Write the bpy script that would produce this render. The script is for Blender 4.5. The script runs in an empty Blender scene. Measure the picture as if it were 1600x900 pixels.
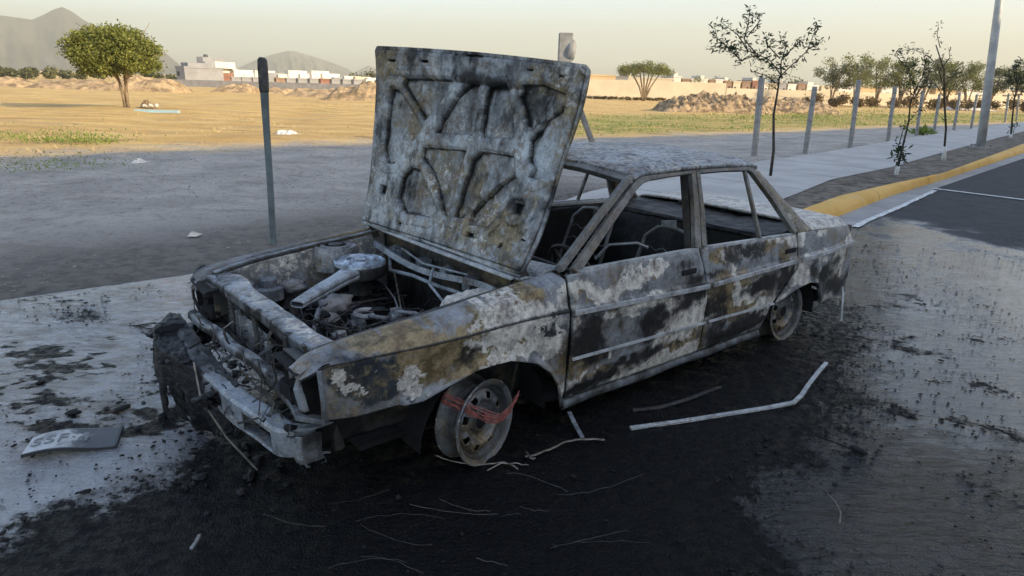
import bpy, math, random
import numpy as np
from mathutils import Vector, Matrix
R = math.radians
random.seed(7); rng = np.random.default_rng(7)
scn = bpy.context.scene
COL = scn.collection

# ------------------------------------------------------------------ camera
EYE = 1.538; PITCH = 0.298865; ROLL = 0.029157; FPX = 1035.3
cam_d = bpy.data.cameras.new('camera'); cam = bpy.data.objects.new('camera', cam_d); COL.objects.link(cam)
cam_d.sensor_width = 36; cam_d.lens = FPX/1600*36; cam_d.clip_start = .05; cam_d.clip_end = 20000
cam.matrix_world = Matrix.Translation((0, 0, EYE)) @ Matrix.Rotation(math.pi/2-PITCH, 4, 'X') @ Matrix.Rotation(ROLL, 4, 'Z')
scn.camera = cam

# ------------------------------------------------------------------ sky and sun
SUN_EL = 23.0; SUN_DIR = Vector((.87, -.49, 0)).normalized()       # towards the sun, seen from above
world = bpy.data.worlds.new('World'); scn.world = world; world.use_nodes = True
wn = world.node_tree; wn.nodes.clear()
wo = wn.nodes.new('ShaderNodeOutputWorld'); bg = wn.nodes.new('ShaderNodeBackground')
sky = wn.nodes.new('ShaderNodeTexSky'); sky.sky_type = 'NISHITA'; sky.sun_disc = False
sky.sun_elevation = R(SUN_EL); sky.sun_rotation = math.atan2(SUN_DIR.x, SUN_DIR.y)
sky.air_density = 1.0; sky.dust_density = 2.0; sky.ozone_density = 1.7; sky.altitude = 300
# faint scattered clouds: noise in the view direction
tc = wn.nodes.new('ShaderNodeTexCoord'); mp = wn.nodes.new('ShaderNodeMapping'); mp.inputs['Scale'].default_value = (1, 1, 3.2)
cn = wn.nodes.new('ShaderNodeTexNoise'); cn.inputs['Scale'].default_value = 5.2; cn.inputs['Detail'].default_value = 7; cn.inputs['Roughness'].default_value = .6
cr = wn.nodes.new('ShaderNodeMapRange'); cr.inputs[1].default_value = .58; cr.inputs[2].default_value = .82; cr.inputs[3].default_value = 0; cr.inputs[4].default_value = .38
cm = wn.nodes.new('ShaderNodeMix'); cm.data_type = 'RGBA'; cm.inputs[7].default_value = (7.5, 6.6, 5.6, 1)
wn.links.new(tc.outputs['Generated'], mp.inputs[0]); wn.links.new(mp.outputs[0], cn.inputs['Vector']); wn.links.new(cn.outputs[0], cr.inputs[0])
wn.links.new(cr.outputs[0], cm.inputs[0]); wn.links.new(sky.outputs[0], cm.inputs[6]); wn.links.new(cm.outputs[2], bg.inputs[0])
wn.links.new(bg.outputs[0], wo.inputs[0]); bg.inputs[1].default_value = .15
sd = bpy.data.lights.new('sun', 'SUN'); sd.energy = 3.2; sd.angle = R(.5); sd.color = (1, .82, .53)
so = bpy.data.objects.new('sun', sd); COL.objects.link(so)
sv = Vector((SUN_DIR.x*math.cos(R(SUN_EL)), SUN_DIR.y*math.cos(R(SUN_EL)), math.sin(R(SUN_EL))))
so.rotation_euler = sv.to_track_quat('Z', 'Y').to_euler(); so.location = sv*60
scn.view_settings.view_transform = 'Standard'; scn.view_settings.look = 'None'
scn.view_settings.gamma = 1; scn.view_settings.exposure = 1.42
scn.render.engine = 'CYCLES'; scn.cycles.max_bounces = 6; scn.cycles.volume_bounces = 0

# ------------------------------------------------------------------ numbers
def interp(x, xp, fp): return np.interp(x, xp, fp)
def sst(a, b, x):
    t = np.clip((x-a)/(b-a), 0, 1); return t*t*(3-2*t)
def vnoise(x, y, seed=0):
    g = np.random.default_rng(seed).random((256, 256))
    xi = np.floor(x).astype(int); yi = np.floor(y).astype(int); fx = x-xi; fy = y-yi
    fx = fx*fx*(3-2*fx); fy = fy*fy*(3-2*fy)
    a = g[xi % 256, yi % 256]; b = g[(xi+1) % 256, yi % 256]; c = g[xi % 256, (yi+1) % 256]; d = g[(xi+1) % 256, (yi+1) % 256]
    return (a*(1-fx)+b*fx)*(1-fy)+(c*(1-fx)+d*fx)*fy
def fbm(x, y, scale, octv=5, seed=0, rough=.55):
    x = np.asarray(x, float)*scale; y = np.asarray(y, float)*scale; s = 0; a = 1; n = 0
    for o in range(octv):
        s = s+a*vnoise(x+o*17.3, y+o*9.1, seed+o); n += a; a *= rough; x = x*2; y = y*2
    return s/n
def ray(px, py):
    a, b = px-800, py-450; c, s = math.cos(ROLL), math.sin(ROLL)
    sx, sy = c*a+s*b, -s*a+c*b; dz = -sy/FPX
    return np.array([sx/FPX, math.cos(PITCH)+dz*math.sin(PITCH), -math.sin(PITCH)+dz*math.cos(PITCH)])
def at(px, py, Y):
    d = ray(px, py); k = Y/d[1]; return (d[0]*k, Y, EYE+d[2]*k)
def gnd(px, py, z=0):
    d = ray(px, py); k = (z-EYE)/d[2]; return (d[0]*k, d[1]*k)

# ------------------------------------------------------------------ objects
def tag(o, label=None, cat=None, group=None, kind=None):
    if label: o['label'] = label
    if cat: o['category'] = cat
    if group: o['group'] = group
    if kind: o['kind'] = kind
    return o
def empty(name, loc=(0, 0, 0), rz=0):
    o = bpy.data.objects.new(name, None); o.location = loc; o.rotation_euler = (0, 0, rz); o.empty_display_size = .2
    COL.objects.link(o); return o
BURNT = set()
def link(name, verts, faces, mat, parent=None, smooth=False, attr=None, mats=None, fm=None):
    me = bpy.data.meshes.new(name); me.from_pydata([tuple(map(float, v)) for v in verts], [], [tuple(int(i) for i in f) for f in faces])
    if mats:
        for m in mats: me.materials.append(m)
    elif mat: me.materials.append(mat)
    if fm is not None: me.polygons.foreach_set('material_index', fm)
    if smooth: me.polygons.foreach_set('use_smooth', [True]*len(me.polygons))
    if attr is None and (mat or (mats and mats[0])) and (mat or mats[0]).name in BURNT: attr = np.zeros((len(verts), 4))
    if attr is not None:
        a = me.color_attributes.new('burn', 'FLOAT_COLOR', 'POINT'); a.data.foreach_set('color', np.asarray(attr, np.float32).ravel())
    me.update()
    o = bpy.data.objects.new(name, me); COL.objects.link(o); o.parent = parent
    return o
class MB:
    """collects shapes, links them as one mesh"""
    def __init__(s): s.v = []; s.f = []; s.m = []; s.cur = 0
    def add(s, v, f):
        n = len(s.v); s.v += [tuple(p) for p in v]; s.f += [tuple(i+n for i in q) for q in f]; s.m += [s.cur]*len(f); return s
    def box(s, x0, y0, z0, x1, y1, z1, j=0):
        v = [(x, y, z) for x in (x0, x1) for y in (y0, y1) for z in (z0, z1)]
        if j: v = [tuple(c+random.uniform(-j, j) for c in p) for p in v]
        return s.add(v, [(0, 1, 3, 2), (4, 6, 7, 5), (0, 4, 5, 1), (2, 3, 7, 6), (0, 2, 6, 4), (1, 5, 7, 3)])
    def tube(s, pts, r, n=8, cap=True):
        P = [Vector(p) for p in pts]; L = len(P); rr = r if hasattr(r, '__len__') else [r]*L
        up = None; V = []; F = []
        for i in range(L):
            d = (P[min(i+1, L-1)]-P[max(i-1, 0)]).normalized()
            if up is None: up = d.orthogonal().normalized()
            up = (up-d*up.dot(d)).normalized(); b = d.cross(up)
            for k in range(n):
                a = 2*math.pi*k/n; V.append(P[i]+(up*math.cos(a)+b*math.sin(a))*rr[i])
        for i in range(L-1):
            for k in range(n): F.append((i*n+k, i*n+(k+1) % n, (i+1)*n+(k+1) % n, (i+1)*n+k))
        if cap: F.append(tuple(range(n))[::-1]); F.append(tuple((L-1)*n+k for k in range(n)))
        return s.add(V, F)
    def bar(s, pts, w, d, nrm):
        """rectangular section swept along pts; w across, d along nrm"""
        P = [Vector(p) for p in pts]; L = len(P); V = []; F = []; nv = Vector(nrm).normalized()
        for i in range(L):
            t = (P[min(i+1, L-1)]-P[max(i-1, 0)]).normalized(); x = t.cross(nv).normalized(); ww = w[i] if hasattr(w, '__len__') else w
            for a, b in ((-1, -1), (1, -1), (1, 1), (-1, 1)): V.append(P[i]+x*a*ww/2+nv*b*d/2)
        for i in range(L-1):
            for k in range(4): F.append((i*4+k, i*4+(k+1) % 4, (i+1)*4+(k+1) % 4, (i+1)*4+k))
        F += [(3, 2, 1, 0), tuple((L-1)*4+k for k in range(4))]
        return s.add(V, F)
    def lathe(s, prof, c=(0, 0, 0), axis='Z', n=32, a0=0, a1=2*math.pi, closed=True):
        V = []; F = []; m = n if closed else n+1
        for r, h in prof:
            for k in range(m):
                a = a0+(a1-a0)*k/n; x, y = r*math.cos(a), r*math.sin(a)
                V.append({'Z': (c[0]+x, c[1]+y, c[2]+h), 'Y': (c[0]+x, c[1]+h, c[2]+y), 'X': (c[0]+h, c[1]+x, c[2]+y)}[axis])
        for i in range(len(prof)-1):
            for k in range(n):
                k2 = (k+1) % m if closed else k+1
                F.append((i*m+k, i*m+k2, (i+1)*m+k2, (i+1)*m+k))
        return s.add(V, F)
    def build(s, name, mat, parent=None, smooth=False, bevel=0, mats=None, attr=None):
        o = link(name, s.v, s.f, mat, parent, smooth, attr, mats, s.m if mats else None)
        if bevel:
            b = o.modifiers.new('bevel', 'BEVEL'); b.width = bevel; b.segments = 2; b.limit_method = 'ANGLE'
        return o
def grid(name, fn, ns, nt, mat, parent=None, attr=None, thick=0, smooth=True, keep=None, ss=None, ts=None):
    """fn(s,t) -> arrays x,y,z on [0,1]^2"""
    s = np.linspace(0, 1, ns+1) if ss is None else ss; t = np.linspace(0, 1, nt+1) if ts is None else ts
    ns = len(s)-1; nt = len(t)-1
    S, T = np.meshgrid(s, t, indexing='ij'); X, Y, Z = fn(S, T)
    V = np.stack([X, Y, Z], -1).reshape(-1, 3); w = nt+1
    i, j = np.meshgrid(np.arange(ns), np.arange(nt), indexing='ij')
    F = np.stack([i*w+j, (i+1)*w+j, (i+1)*w+j+1, i*w+j+1], -1).reshape(-1, 4)
    if keep is not None:
        sm = (S[:-1, :-1]+S[1:, 1:])/2; tm = (T[:-1, :-1]+T[1:, 1:])/2; F = F[keep(sm, tm).ravel()]
    A = attr(S, T, X, Y, Z).reshape(-1, 4) if attr else None
    o = link(name, V, F, mat, parent, smooth, A)
    if name in ('radiator_support', 'front_beam', 'front_bumper_bar', 'bonnet', 'front_fender', 'cowl_panel'): o.data.set_sharp_from_angle(angle=R(32))
    if thick:
        m = o.modifiers.new('solid', 'SOLIDIFY'); m.thickness = abs(thick); m.offset = -1 if thick > 0 else 1
    return o

# ------------------------------------------------------------------ materials
class NT:
    def __init__(s, name):
        s.m = bpy.data.materials.new(name); s.m.use_nodes = True; s.t = s.m.node_tree; s.n = s.t.nodes
        s.b = s.n['Principled BSDF']; s.tc = s.n.new('ShaderNodeTexCoord')
    def set(s, sock, v):
        if hasattr(v, 'is_output') or isinstance(v, bpy.types.NodeSocket): s.t.links.new(v, sock)
        elif isinstance(v, (tuple, list)) and len(v) == 3 and sock.type == 'RGBA': sock.default_value = (*v, 1)
        else: sock.default_value = v
    def noise(s, scale, detail=6, rough=.6, vec=None, stretch=None, dist=0):
        k = s.n.new('ShaderNodeTexNoise'); k.inputs['Scale'].default_value = scale; k.inputs['Detail'].default_value = detail
        k.inputs['Roughness'].default_value = rough; k.inputs['Distortion'].default_value = dist
        src = vec or s.tc.outputs['Object']
        if stretch:
            m = s.n.new('ShaderNodeMapping'); m.inputs['Scale'].default_value = stretch; s.t.links.new(src, m.inputs[0]); src = m.outputs[0]
        s.t.links.new(src, k.inputs['Vector']); return k.outputs[0]
    def vor(s, scale, feature='F1', out='Distance', stretch=None):
        k = s.n.new('ShaderNodeTexVoronoi'); k.feature = feature; k.inputs['Scale'].default_value = scale
        src = s.tc.outputs['Object']
        if stretch:
            m = s.n.new('ShaderNodeMapping'); m.inputs['Scale'].default_value = stretch; s.t.links.new(src, m.inputs[0]); src = m.outputs[0]
        s.t.links.new(src, k.inputs['Vector']); return k.outputs[out]
    def math(s, op, a, b=0.0, c=0.0):
        k = s.n.new('ShaderNodeMath'); k.operation = op; s.set(k.inputs[0], a); s.set(k.inputs[1], b)
        if op == 'MULTIPLY_ADD': s.set(k.inputs[2], c)
        return k.outputs[0]
    def ramp(s, x, a, b, lo=0.0, hi=1.0, smooth=True):
        k = s.n.new('ShaderNodeMapRange'); k.interpolation_type = 'SMOOTHSTEP' if smooth else 'LINEAR'
        s.set(k.inputs[0], x); s.set(k.inputs[1], a); s.set(k.inputs[2], b); s.set(k.inputs[3], lo); s.set(k.inputs[4], hi); return k.outputs[0]
    def mix(s, f, a, b):
        k = s.n.new('ShaderNodeMix'); k.data_type = 'RGBA'; s.set(k.inputs[0], f); s.set(k.inputs[6], a); s.set(k.inputs[7], b); return k.outputs[2]
    def mixf(s, f, a, b):
        k = s.n.new('ShaderNodeMix'); k.data_type = 'FLOAT'; s.set(k.inputs[0], f); s.set(k.inputs[2], a); s.set(k.inputs[3], b); return k.outputs[0]
    def bump(s, h, strength=.5, dist=.01, normal=None):
        k = s.n.new('ShaderNodeBump'); s.set(k.inputs['Strength'], strength); k.inputs['Distance'].default_value = dist; s.set(k.inputs['Height'], h)
        if normal is not None: s.set(k.inputs['Normal'], normal)
        return k.outputs[0]
    def out(s, col=None, rough=None, metal=None, normal=None, spec=None, **kw):
        if col is not None: s.set(s.b.inputs['Base Color'], col)
        if rough is not None: s.set(s.b.inputs['Roughness'], rough)
        if metal is not None: s.set(s.b.inputs['Metallic'], metal)
        if normal is not None: s.set(s.b.inputs['Normal'], normal)
        if spec is not None: s.set(s.b.inputs['Specular IOR Level'], spec)
        for k, v in kw.items(): s.set(s.b.inputs[k], v)
        return s.m

def plain(name, col, rough=.8, var=.25, scale=4, metal=0, bump=.3, bscale=40, bd=.01, stretch=None, spec=.3):
    n = NT(name); a = n.noise(scale, 8, .65, stretch=stretch); dark = tuple(c*(1-var) for c in col); lite = tuple(min(1, c*(1+var)) for c in col)
    c = n.mix(n.ramp(a, .35, .65), dark, lite)
    return n.out(c, rough, metal, n.bump(n.noise(bscale, 6, .7), bump, bd), spec)

def burnt(name, dark=(.06, .067, .075), lite=(.20, .22, .24), soot0=0., ochre0=0., ash0=0., navy0=0., streak=0, metal=.25):
    """burnt painted steel: attribute 'burn' = soot, ochre, ash, navy amounts; ragged edges come from noise"""
    BURNT.add(name); n = NT(name)
    at_ = n.n.new('ShaderNodeAttribute'); at_.attribute_name = 'burn'
    sp = n.n.new('ShaderNodeSeparateColor'); n.t.links.new(at_.outputs['Color'], sp.inputs[0])
    nA = n.noise(5.5, 9, .68, dist=.4); nB = n.noise(23, 9, .72); nC = n.noise(70, 6, .7); nD = n.noise(2.3, 5, .6)
    st = n.noise(14, 5, .6, stretch=(1, 1, .16))
    def mask(v, off, nz, k, w=.035):
        x = n.math('ADD', v, off); y = n.math('MULTIPLY_ADD', n.math('SUBTRACT', nz, .5), k, x); return n.ramp(y, .5-w, .5+w)
    mixn = n.math('MULTIPLY_ADD', nC, .28, n.math('MULTIPLY_ADD', nB, .42, n.math('MULTIPLY', nA, .30)))
    base = n.mix(n.ramp(nA, .34, .66), dark, lite)
    base = n.mix(n.math('MULTIPLY', n.ramp(nC, .42, .66), .45), base, tuple(min(1, c*1.7) for c in lite))
    base = n.mix(n.math('MULTIPLY', n.ramp(st, .52, .7), .5), base, tuple(c*.5 for c in dark))
    c = base
    mN = mask(at_.outputs['Alpha'], navy0, mixn, 2.2, .16); c = n.mix(mN, c, n.mix(n.ramp(nA, .4, .6), (.016, .024, .033), (.04, .052, .063)))
    nO = n.noise(17, 9, .75, dist=.8); mO = mask(sp.outputs[1], ochre0, n.math('MULTIPLY_ADD', nO, .6, n.math('MULTIPLY', nD, .4)), 3.2, .22); c = n.mix(mO, c, n.mix(n.ramp(nB, .35, .62), (.085, .062, .030), (.30, .235, .13)))
    nF = n.noise(38, 10, .8, dist=.3); mA = mask(sp.outputs[2], ash0, n.math('MULTIPLY_ADD', nF, .62, n.math('MULTIPLY', n.noise(8, 6, .65), .38)), 3.2, .07); c = n.mix(mA, c, n.mix(n.ramp(nB, .36, .6), (.30, .285, .26), (.66, .63, .56)))
    rs = n.math('MULTIPLY', n.ramp(n.noise(6.5, 8, .7), .51, .60), n.ramp(nF, .42, .62)); c = n.mix(n.math('MULTIPLY', rs, .7), c, (.15, .085, .045))
    fl = n.ramp(n.math('MULTIPLY_ADD', nD, .5, n.math('MULTIPLY', nC, .5)), .56, .60); c = n.mix(n.math('MULTIPLY', fl, .35), c, (.035, .033, .03))
    nS = n.noise(11, 7, .66, dist=.5); mS = mask(sp.outputs[0], soot0, n.math('MULTIPLY_ADD', nS, .5, n.math('MULTIPLY_ADD', nC, .2, n.math('MULTIPLY', st, .3))), 2.3, .46); c = n.mix(mS, c, n.mix(n.ramp(nB, .4, .65), (.003, .003, .003), (.016, .015, .014)))
    rough = n.mixf(mS, n.mixf(mA, n.mixf(nB, .38, .62), .75), n.mixf(nA, .45, .8)); met = n.math('MULTIPLY', n.math('SUBTRACT', 1.0, n.math('MAXIMUM', mS, mA)), metal)
    h = n.math('ADD', n.math('MULTIPLY', mA, .5), n.math('ADD', n.math('MULTIPLY', nC, .35), n.math('MULTIPLY', nB, .6)))
    return n.out(c, rough, met, n.bump(h, .55, .006), .45)

M = {}
M['body'] = burnt('burnt_paint', (.085, .09, .094), (.27, .285, .30), soot0=.12, ochre0=.22, ash0=.10, metal=.15)
M['steel'] = burnt('bare_burnt_steel', (.10, .112, .125), (.33, .36, .39), soot0=.28, ash0=.12, metal=.35)
M['hood'] = burnt('burnt_hood_steel', (.07, .08, .085), (.42, .445, .45), soot0=.17, ochre0=.17, ash0=.13, metal=.3)
M['roof'] = burnt('burnt_roof_steel', (.14, .15, .158), (.34, .355, .37), soot0=.16, ochre0=.12, ash0=.26, metal=.1)
M['grime'] = burnt('sooty_steel', (.025, .026, .028), (.085, .085, .085), soot0=.42, ochre0=.22, ash0=.08, metal=.2)
M['frame'] = burnt('burnt_frame_steel', (.07, .07, .066), (.22, .215, .20), soot0=.27, ochre0=.28, ash0=.14, metal=.1)
M['char'] = plain('charred', (.010, .010, .011), .8, .5, 9, 0, .9, 60, .012)
M['char2'] = plain('charred_gloss', (.007, .007, .009), .42, .7, 6, 0, .8, 22, .02, spec=.3)
M['rim'] = burnt('burnt_rim_steel', (.07, .076, .082), (.21, .225, .235), soot0=.20, ochre0=.24, ash0=.08, metal=.5)
M['alu'] = burnt('ashy_aluminium', (.12, .125, .13), (.30, .31, .32), soot0=.2, ash0=.25, metal=.3)
M['lid'] = burnt('scorched_steel_lid', (.18, .20, .22), (.42, .46, .50), soot0=.22, ash0=.1, metal=.25)
M['trim'] = burnt('scorched_trim', (.28, .30, .31), (.52, .54, .55), soot0=.20, ash0=.3, metal=.1)
M['wire'] = plain('bare_wire', (.20, .18, .15), .5, .4, 30, .6)
M['redwire'] = plain('copper_red_wire', (.30, .095, .08), .6, .4, 40, .1)

def rgba(S, so, oc, as_, nv): return np.stack([so+0*S, oc+0*S, as_+0*S, nv+0*S], -1)

# ================================================================== SETTING
D = np.array([.663, .749]); Mn = np.array([.749, -.663])
def poly_t(pts):
    P = np.array(pts); s = P@D; t = P@Mn; o = np.argsort(s); s, t = s[o], t[o]
    k0 = (t[1]-t[0])/(s[1]-s[0])*.3; k1 = (t[-1]-t[-2])/(s[-1]-s[-2])*.3
    s = np.concatenate([[s[0]-60], s, [s[-1]+300]]); t = np.concatenate([[t[0]-60*k0], t, [t[-1]+300*k1]])
    return lambda q: np.interp(q, s, t)
T_far = poly_t([(-3.55, 4.34), (-2.62, 5.08), (.47, 8.63), (5.44, 14.53), (6.74, 15.83), (8.97, 18.3), (11.87, 21.62), (17.09, 27.49), (32.86, 44.51)])
T_near = poly_t([(2.2, 7.2), (4.01, 9.53), (5.4, 11.42), (7.63, 13.68), (11.35, 17.96), (23.17, 31.23)])
T_kt = poly_t([(2.5, 6.95), (3.57, 8.24), (4.59, 9.46), (6.17, 10.98), (8.19, 12.83), (16.75, 22.45)])
T_kb = poly_t([(2.7, 6.75), (4.17, 8.5), (5.94, 10.5), (8.27, 12.9), (15.07, 20.1)])
T_gut = poly_t([(2.9, 6.5), (4.31, 8.23), (5.53, 9.57), (7.28, 11.57), (13.77, 18.32)])
def xy(s, t): return s*D[0]+t*Mn[0], s*D[1]+t*Mn[1]
def hgt(s): return .13*sst(6.4, 7.9, s)
S0 = 6.3
SS = np.concatenate([np.linspace(S0, 12, 70), np.linspace(12.2, 40, 90), np.linspace(41, 240, 60)])

# --- dirt: one sheet to the horizon
def dirt_mat():
    n = NT('dirt'); P = n.tc.outputs['Object']
    sx = n.n.new('ShaderNodeSeparateXYZ'); n.t.links.new(P, sx.inputs[0])
    nA = n.noise(.12, 7, .6); nB = n.noise(.9, 8, .65); nC = n.noise(9, 8, .7); nW = n.noise(.35, 6, .6, stretch=(1, 2.2, 1)); nP = n.noise(30, 5, .7)
    # distance across the street line: grass field begins past about 15 m
    dn = n.math('MULTIPLY_ADD', sx.outputs[1], .8, n.math('MULTIPLY', sx.outputs[0], -.6))
    fieldm = n.ramp(n.math('MULTIPLY_ADD', n.math('SUBTRACT', nB, .5), 6., dn), 14.5, 17.5)
    track = n.mix(n.ramp(nB, .35, .65), (.40, .37, .335), (.55, .51, .46))
    track = n.mix(n.math('MULTIPLY', n.ramp(nC, .5, .68), .5), track, (.14, .125, .105))
    straw = n.mix(n.ramp(nW, .36, .64), (.57, .365, .13), (.70, .49, .20))
    straw = n.mix(n.math('MULTIPLY', n.ramp(nC, .48, .7), .45), straw, (.30, .20, .095))
    straw = n.mix(n.math('MULTIPLY', n.ramp(n.noise(.28, 5, .55, stretch=(1, 4, 1)), .52, .62), .5), straw, (.42, .27, .14))
    # green flush on the right of the field
    gx = n.ramp(sx.outputs[0], -3.0, 4.0); gy = n.math('MULTIPLY', n.ramp(dn, 15.5, 18.5), n.ramp(dn, 24.0, 31.0, 1.0, 0.0))
    gm = n.math('MULTIPLY', n.math('MULTIPLY', gx, gy), n.ramp(n.math('MULTIPLY_ADD', nC, .35, n.math('MULTIPLY', n.noise(.6, 7, .7, stretch=(1, 2.5, 1)), .65)), .40, .56))
    straw = n.mix(gm, straw, n.mix(nC, (.16, .20, .05), (.30, .29, .09)))
    c = n.mix(fieldm, track, straw)
    # soot water soaked into the ground by the car
    tl = n.math('MULTIPLY_ADD', sx.outputs[1], -.663, n.math('MULTIPLY', sx.outputs[0], .749)); sl = n.math('MULTIPLY_ADD', sx.outputs[1], .749, n.math('MULTIPLY', sx.outputs[0], .663))
    wet2 = n.math('MULTIPLY', n.ramp(n.math('MULTIPLY_ADD', n.math('SUBTRACT', nB, .5), 3.2, tl), -8.0, -6.2), n.ramp(sl, 7.5, 9.5, 1., 0.))
    vd = n.n.new('ShaderNodeVectorMath'); vd.operation = 'DISTANCE'; mpn = n.n.new('ShaderNodeMapping'); mpn.inputs['Rotation'].default_value = (0, 0, -R(40)); mpn.inputs['Scale'].default_value = (.62, 1.25, 1)
    n.t.links.new(P, mpn.inputs[0]); n.t.links.new(mpn.outputs[0], vd.inputs[0])
    q = Matrix.Rotation(-R(40), 3, 'Z') @ Vector((-.5*1, 5.5, 0)); vd.inputs[1].default_value = (q.x, q.y, 0)
    mpn.inputs['Scale'].default_value = (1, 1, 1)
    wet = n.ramp(n.math('MULTIPLY_ADD', n.math('SUBTRACT', nB, .5), 3.0, vd.outputs['Value']), 1.2, 2.6, 1.0, 0.0)
    wet = n.math('MAXIMUM', wet, wet2)
    c = n.mix(n.math('MULTIPLY', wet, .85), c, n.mix(n.ramp(nC, .4, .6), (.05, .044, .038), (.16, .142, .122)))
    c = n.mix(n.math('MULTIPLY', n.ramp(n.vor(26), .0, .16, 1., 0.), n.ramp(n.noise(4, 3), .45, .6, 0, .55)), c, (.12, .11, .10))
    c = n.mix(n.math('MULTIPLY', n.ramp(nP, .52, .68), .45), c, (.11, .095, .075)); c = n.mix(n.math('MULTIPLY', n.ramp(n.noise(.55, 6, .7, stretch=(1, 3.5, 1)), .53, .62), .35), c, (.20, .17, .135))
    h = n.math('ADD', n.math('MULTIPLY', nC, 1.4), n.math('MULTIPLY', nP, .9))
    return n.out(c, n.mixf(wet, .95, .65), 0, n.bump(h, 1., .05), .2)
M['dirt'] = dirt_mat()
rr = np.concatenate([np.linspace(0, 30, 121), np.geomspace(30.5, 9000, 80)]); NA = 200
ang = np.linspace(0, 2*np.pi, NA, endpoint=False)
RR, AA = np.meshgrid(rr[1:], ang, indexing='ij'); X = RR*np.cos(AA); Y = RR*np.sin(AA)+4
tt = X*Mn[0]+Y*Mn[1]; ssv = X*D[0]+Y*D[1]; out = T_far(ssv)-tt
Z = -.035+(fbm(X, Y, .7, 5, 11)-.5)*.16*sst(.3, 3, out)*(RR < 400)+(fbm(X, Y, .12, 3, 5)-.5)*.35*sst(2, 12, out)*(RR < 300)
Z += .12*sst(6, 9, ssv)*sst(-.5, .1, out)*np.clip(1-out/5, 0, 1)
Z = np.where(out < .25, -.06, Z)
V = np.concatenate([[[0, 4, -.06]], np.stack([X, Y, Z], -1).reshape(-1, 3)])
F = [(0, 1+k, 1+(k+1) % NA) for k in range(NA)]
n_r = len(rr)-1
for i in range(n_r-1):
    a = 1+i*NA; k = np.arange(NA); k2 = (k+1) % NA
    F += list(zip(a+k, a+NA+k, a+NA+k2, a+k2))
tag(link('ground', V, F, M['dirt'], smooth=True), kind='structure')

# --- pavement: road and flush apron, soot and water film as attribute
POLY = np.array([(-1.75, 1.80), (-1.40, 2.45), (-1.06, 3.0), (-1.12, 3.6), (-1.6, 3.9), (-1.0, 4.9), (1.6, 6.5), (2.6, 5.6), (2.35, 4.4), (1.85, 3.45), (1.62, 3.0), (1.25, 2.55), (.95, 2.25), (.9, 1.2), (-1.9, 1.0), (-2.6, 1.3)])
def sdpoly(x, y, P):
    d = np.full(x.shape, 1e9); ins = np.zeros(x.shape, bool); n = len(P)
    for i in range(n):
        a = P[i]; b = P[(i+1) % n]; e = b-a; wx = x-a[0]; wy = y-a[1]
        h = np.clip((wx*e[0]+wy*e[1])/(e@e), 0, 1); d = np.minimum(d, (wx-e[0]*h)**2+(wy-e[1]*h)**2)
        c = (a[1] > y) != (b[1] > y)
        with np.errstate(divide='ignore', invalid='ignore'): xi = a[0]+(y-a[1])*(b[0]-a[0])/(b[1]-a[1] if b[1] != a[1] else 1e-9)
        ins ^= c & (x < xi)
    return np.where(ins, -1, 1)*np.sqrt(d)
def seg_d(x, y, a, b):
    a = np.array(a); b = np.array(b); e = b-a; h = np.clip(((x-a[0])*e[0]+(y-a[1])*e[1])/(e@e), 0, 1)
    return np.hypot(x-a[0]-e[0]*h, y-a[1]-e[1]*h)
def soot_at(x, y):
    d = sdpoly(x, y, POLY)+(fbm(x, y, 2.2, 6, 3, .65)-.5)*.75
    s = sst(.34, -.30, d)
    # drifts of ash carried by the water to the right
    for k, (a, b, w) in enumerate([((1.9, 4.1), (4.9, 4.25), .10), ((1.9, 4.6), (3.2, 4.9), .16), ((2.3, 3.95), (4.6, 3.5), .07), ((1.7, 3.2), (2.9, 2.55), .09), ((2.0, 3.6), (3.6, 3.0), .06), ((1.5, 2.75), (2.5, 2.0), .05), ((-3.0, 4.2), (-1.2, 3.4), .10)]):
        dd = seg_d(x, y, a, b)+(fbm(x, y, 3.5, 5, 31+k, .7)-.5)*.5
        s = np.maximum(s, .80*sst(w+.06, w-.16, dd)*sst(.36, .56, fbm(x, y, 9, 5, 131+k, .7)))
    return s
def pave_attr(Sg, Tg, X, Y, Z):
    s = soot_at(X, Y)
    gx = sst(-.2, .9, X-.95-.55*(Y-2.0))           # right of the car
    left = sst(.35, -.35, X+1.25+(fbm(X, Y, 1.2, 4, 9)-.5)*.5)
    q = X*D[0]+Y*D[1]
    dry = sst(.55, -.55, 8.75-q+(fbm(X, Y, .8, 6, 21, .65)-.5)*4.2)*sst(-6, -1, X*0+0.)    # beyond the wash line the asphalt is dry
    film = np.clip(.55*left+.75*gx*sst(2.2, 3.4, Y)+.30*gx*sst(1.6, 3.4, Y), 0, 1)+.30*(fbm(X, Y, .8, 5, 15)-.5)
    # flood pool lower left
    pool = sst(.08, -.08, sdpoly(X, Y, np.array([(-3.2, .9), (-1.78, 1.8), (-1.5, 2.28), (-1.3, 2.45), (-1.5, 2.6), (-2.1, 2.35), (-3.4, 2.3)]))+(fbm(X, Y, 3, 4, 8)-.5)*.12)
    film = np.maximum(film, pool*1.0)*(1-.93*dry); film = film*(1-.55*s)
    conc = np.maximum(left*.9, gx*sst(2.9, 4.4, Y)*(.05+.75*fbm(X, Y*1.6, 1.3, 5, 161))*(1-dry))
    m_ = fbm(X*.6+Y*.5, Y*1.6-X*.5, 1.5, 6, 141, .7); m2 = fbm(X, Y, 11, 4, 151, .7)
    s = np.maximum(s, left*(.66*sst(.46, .60, m_)*sst(.40, .55, m2)+.25*sst(.55, .7, m2))*(1-pool*.9))
    return np.stack([s, np.clip(film, 0, 1), conc, dry], -1)
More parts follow.
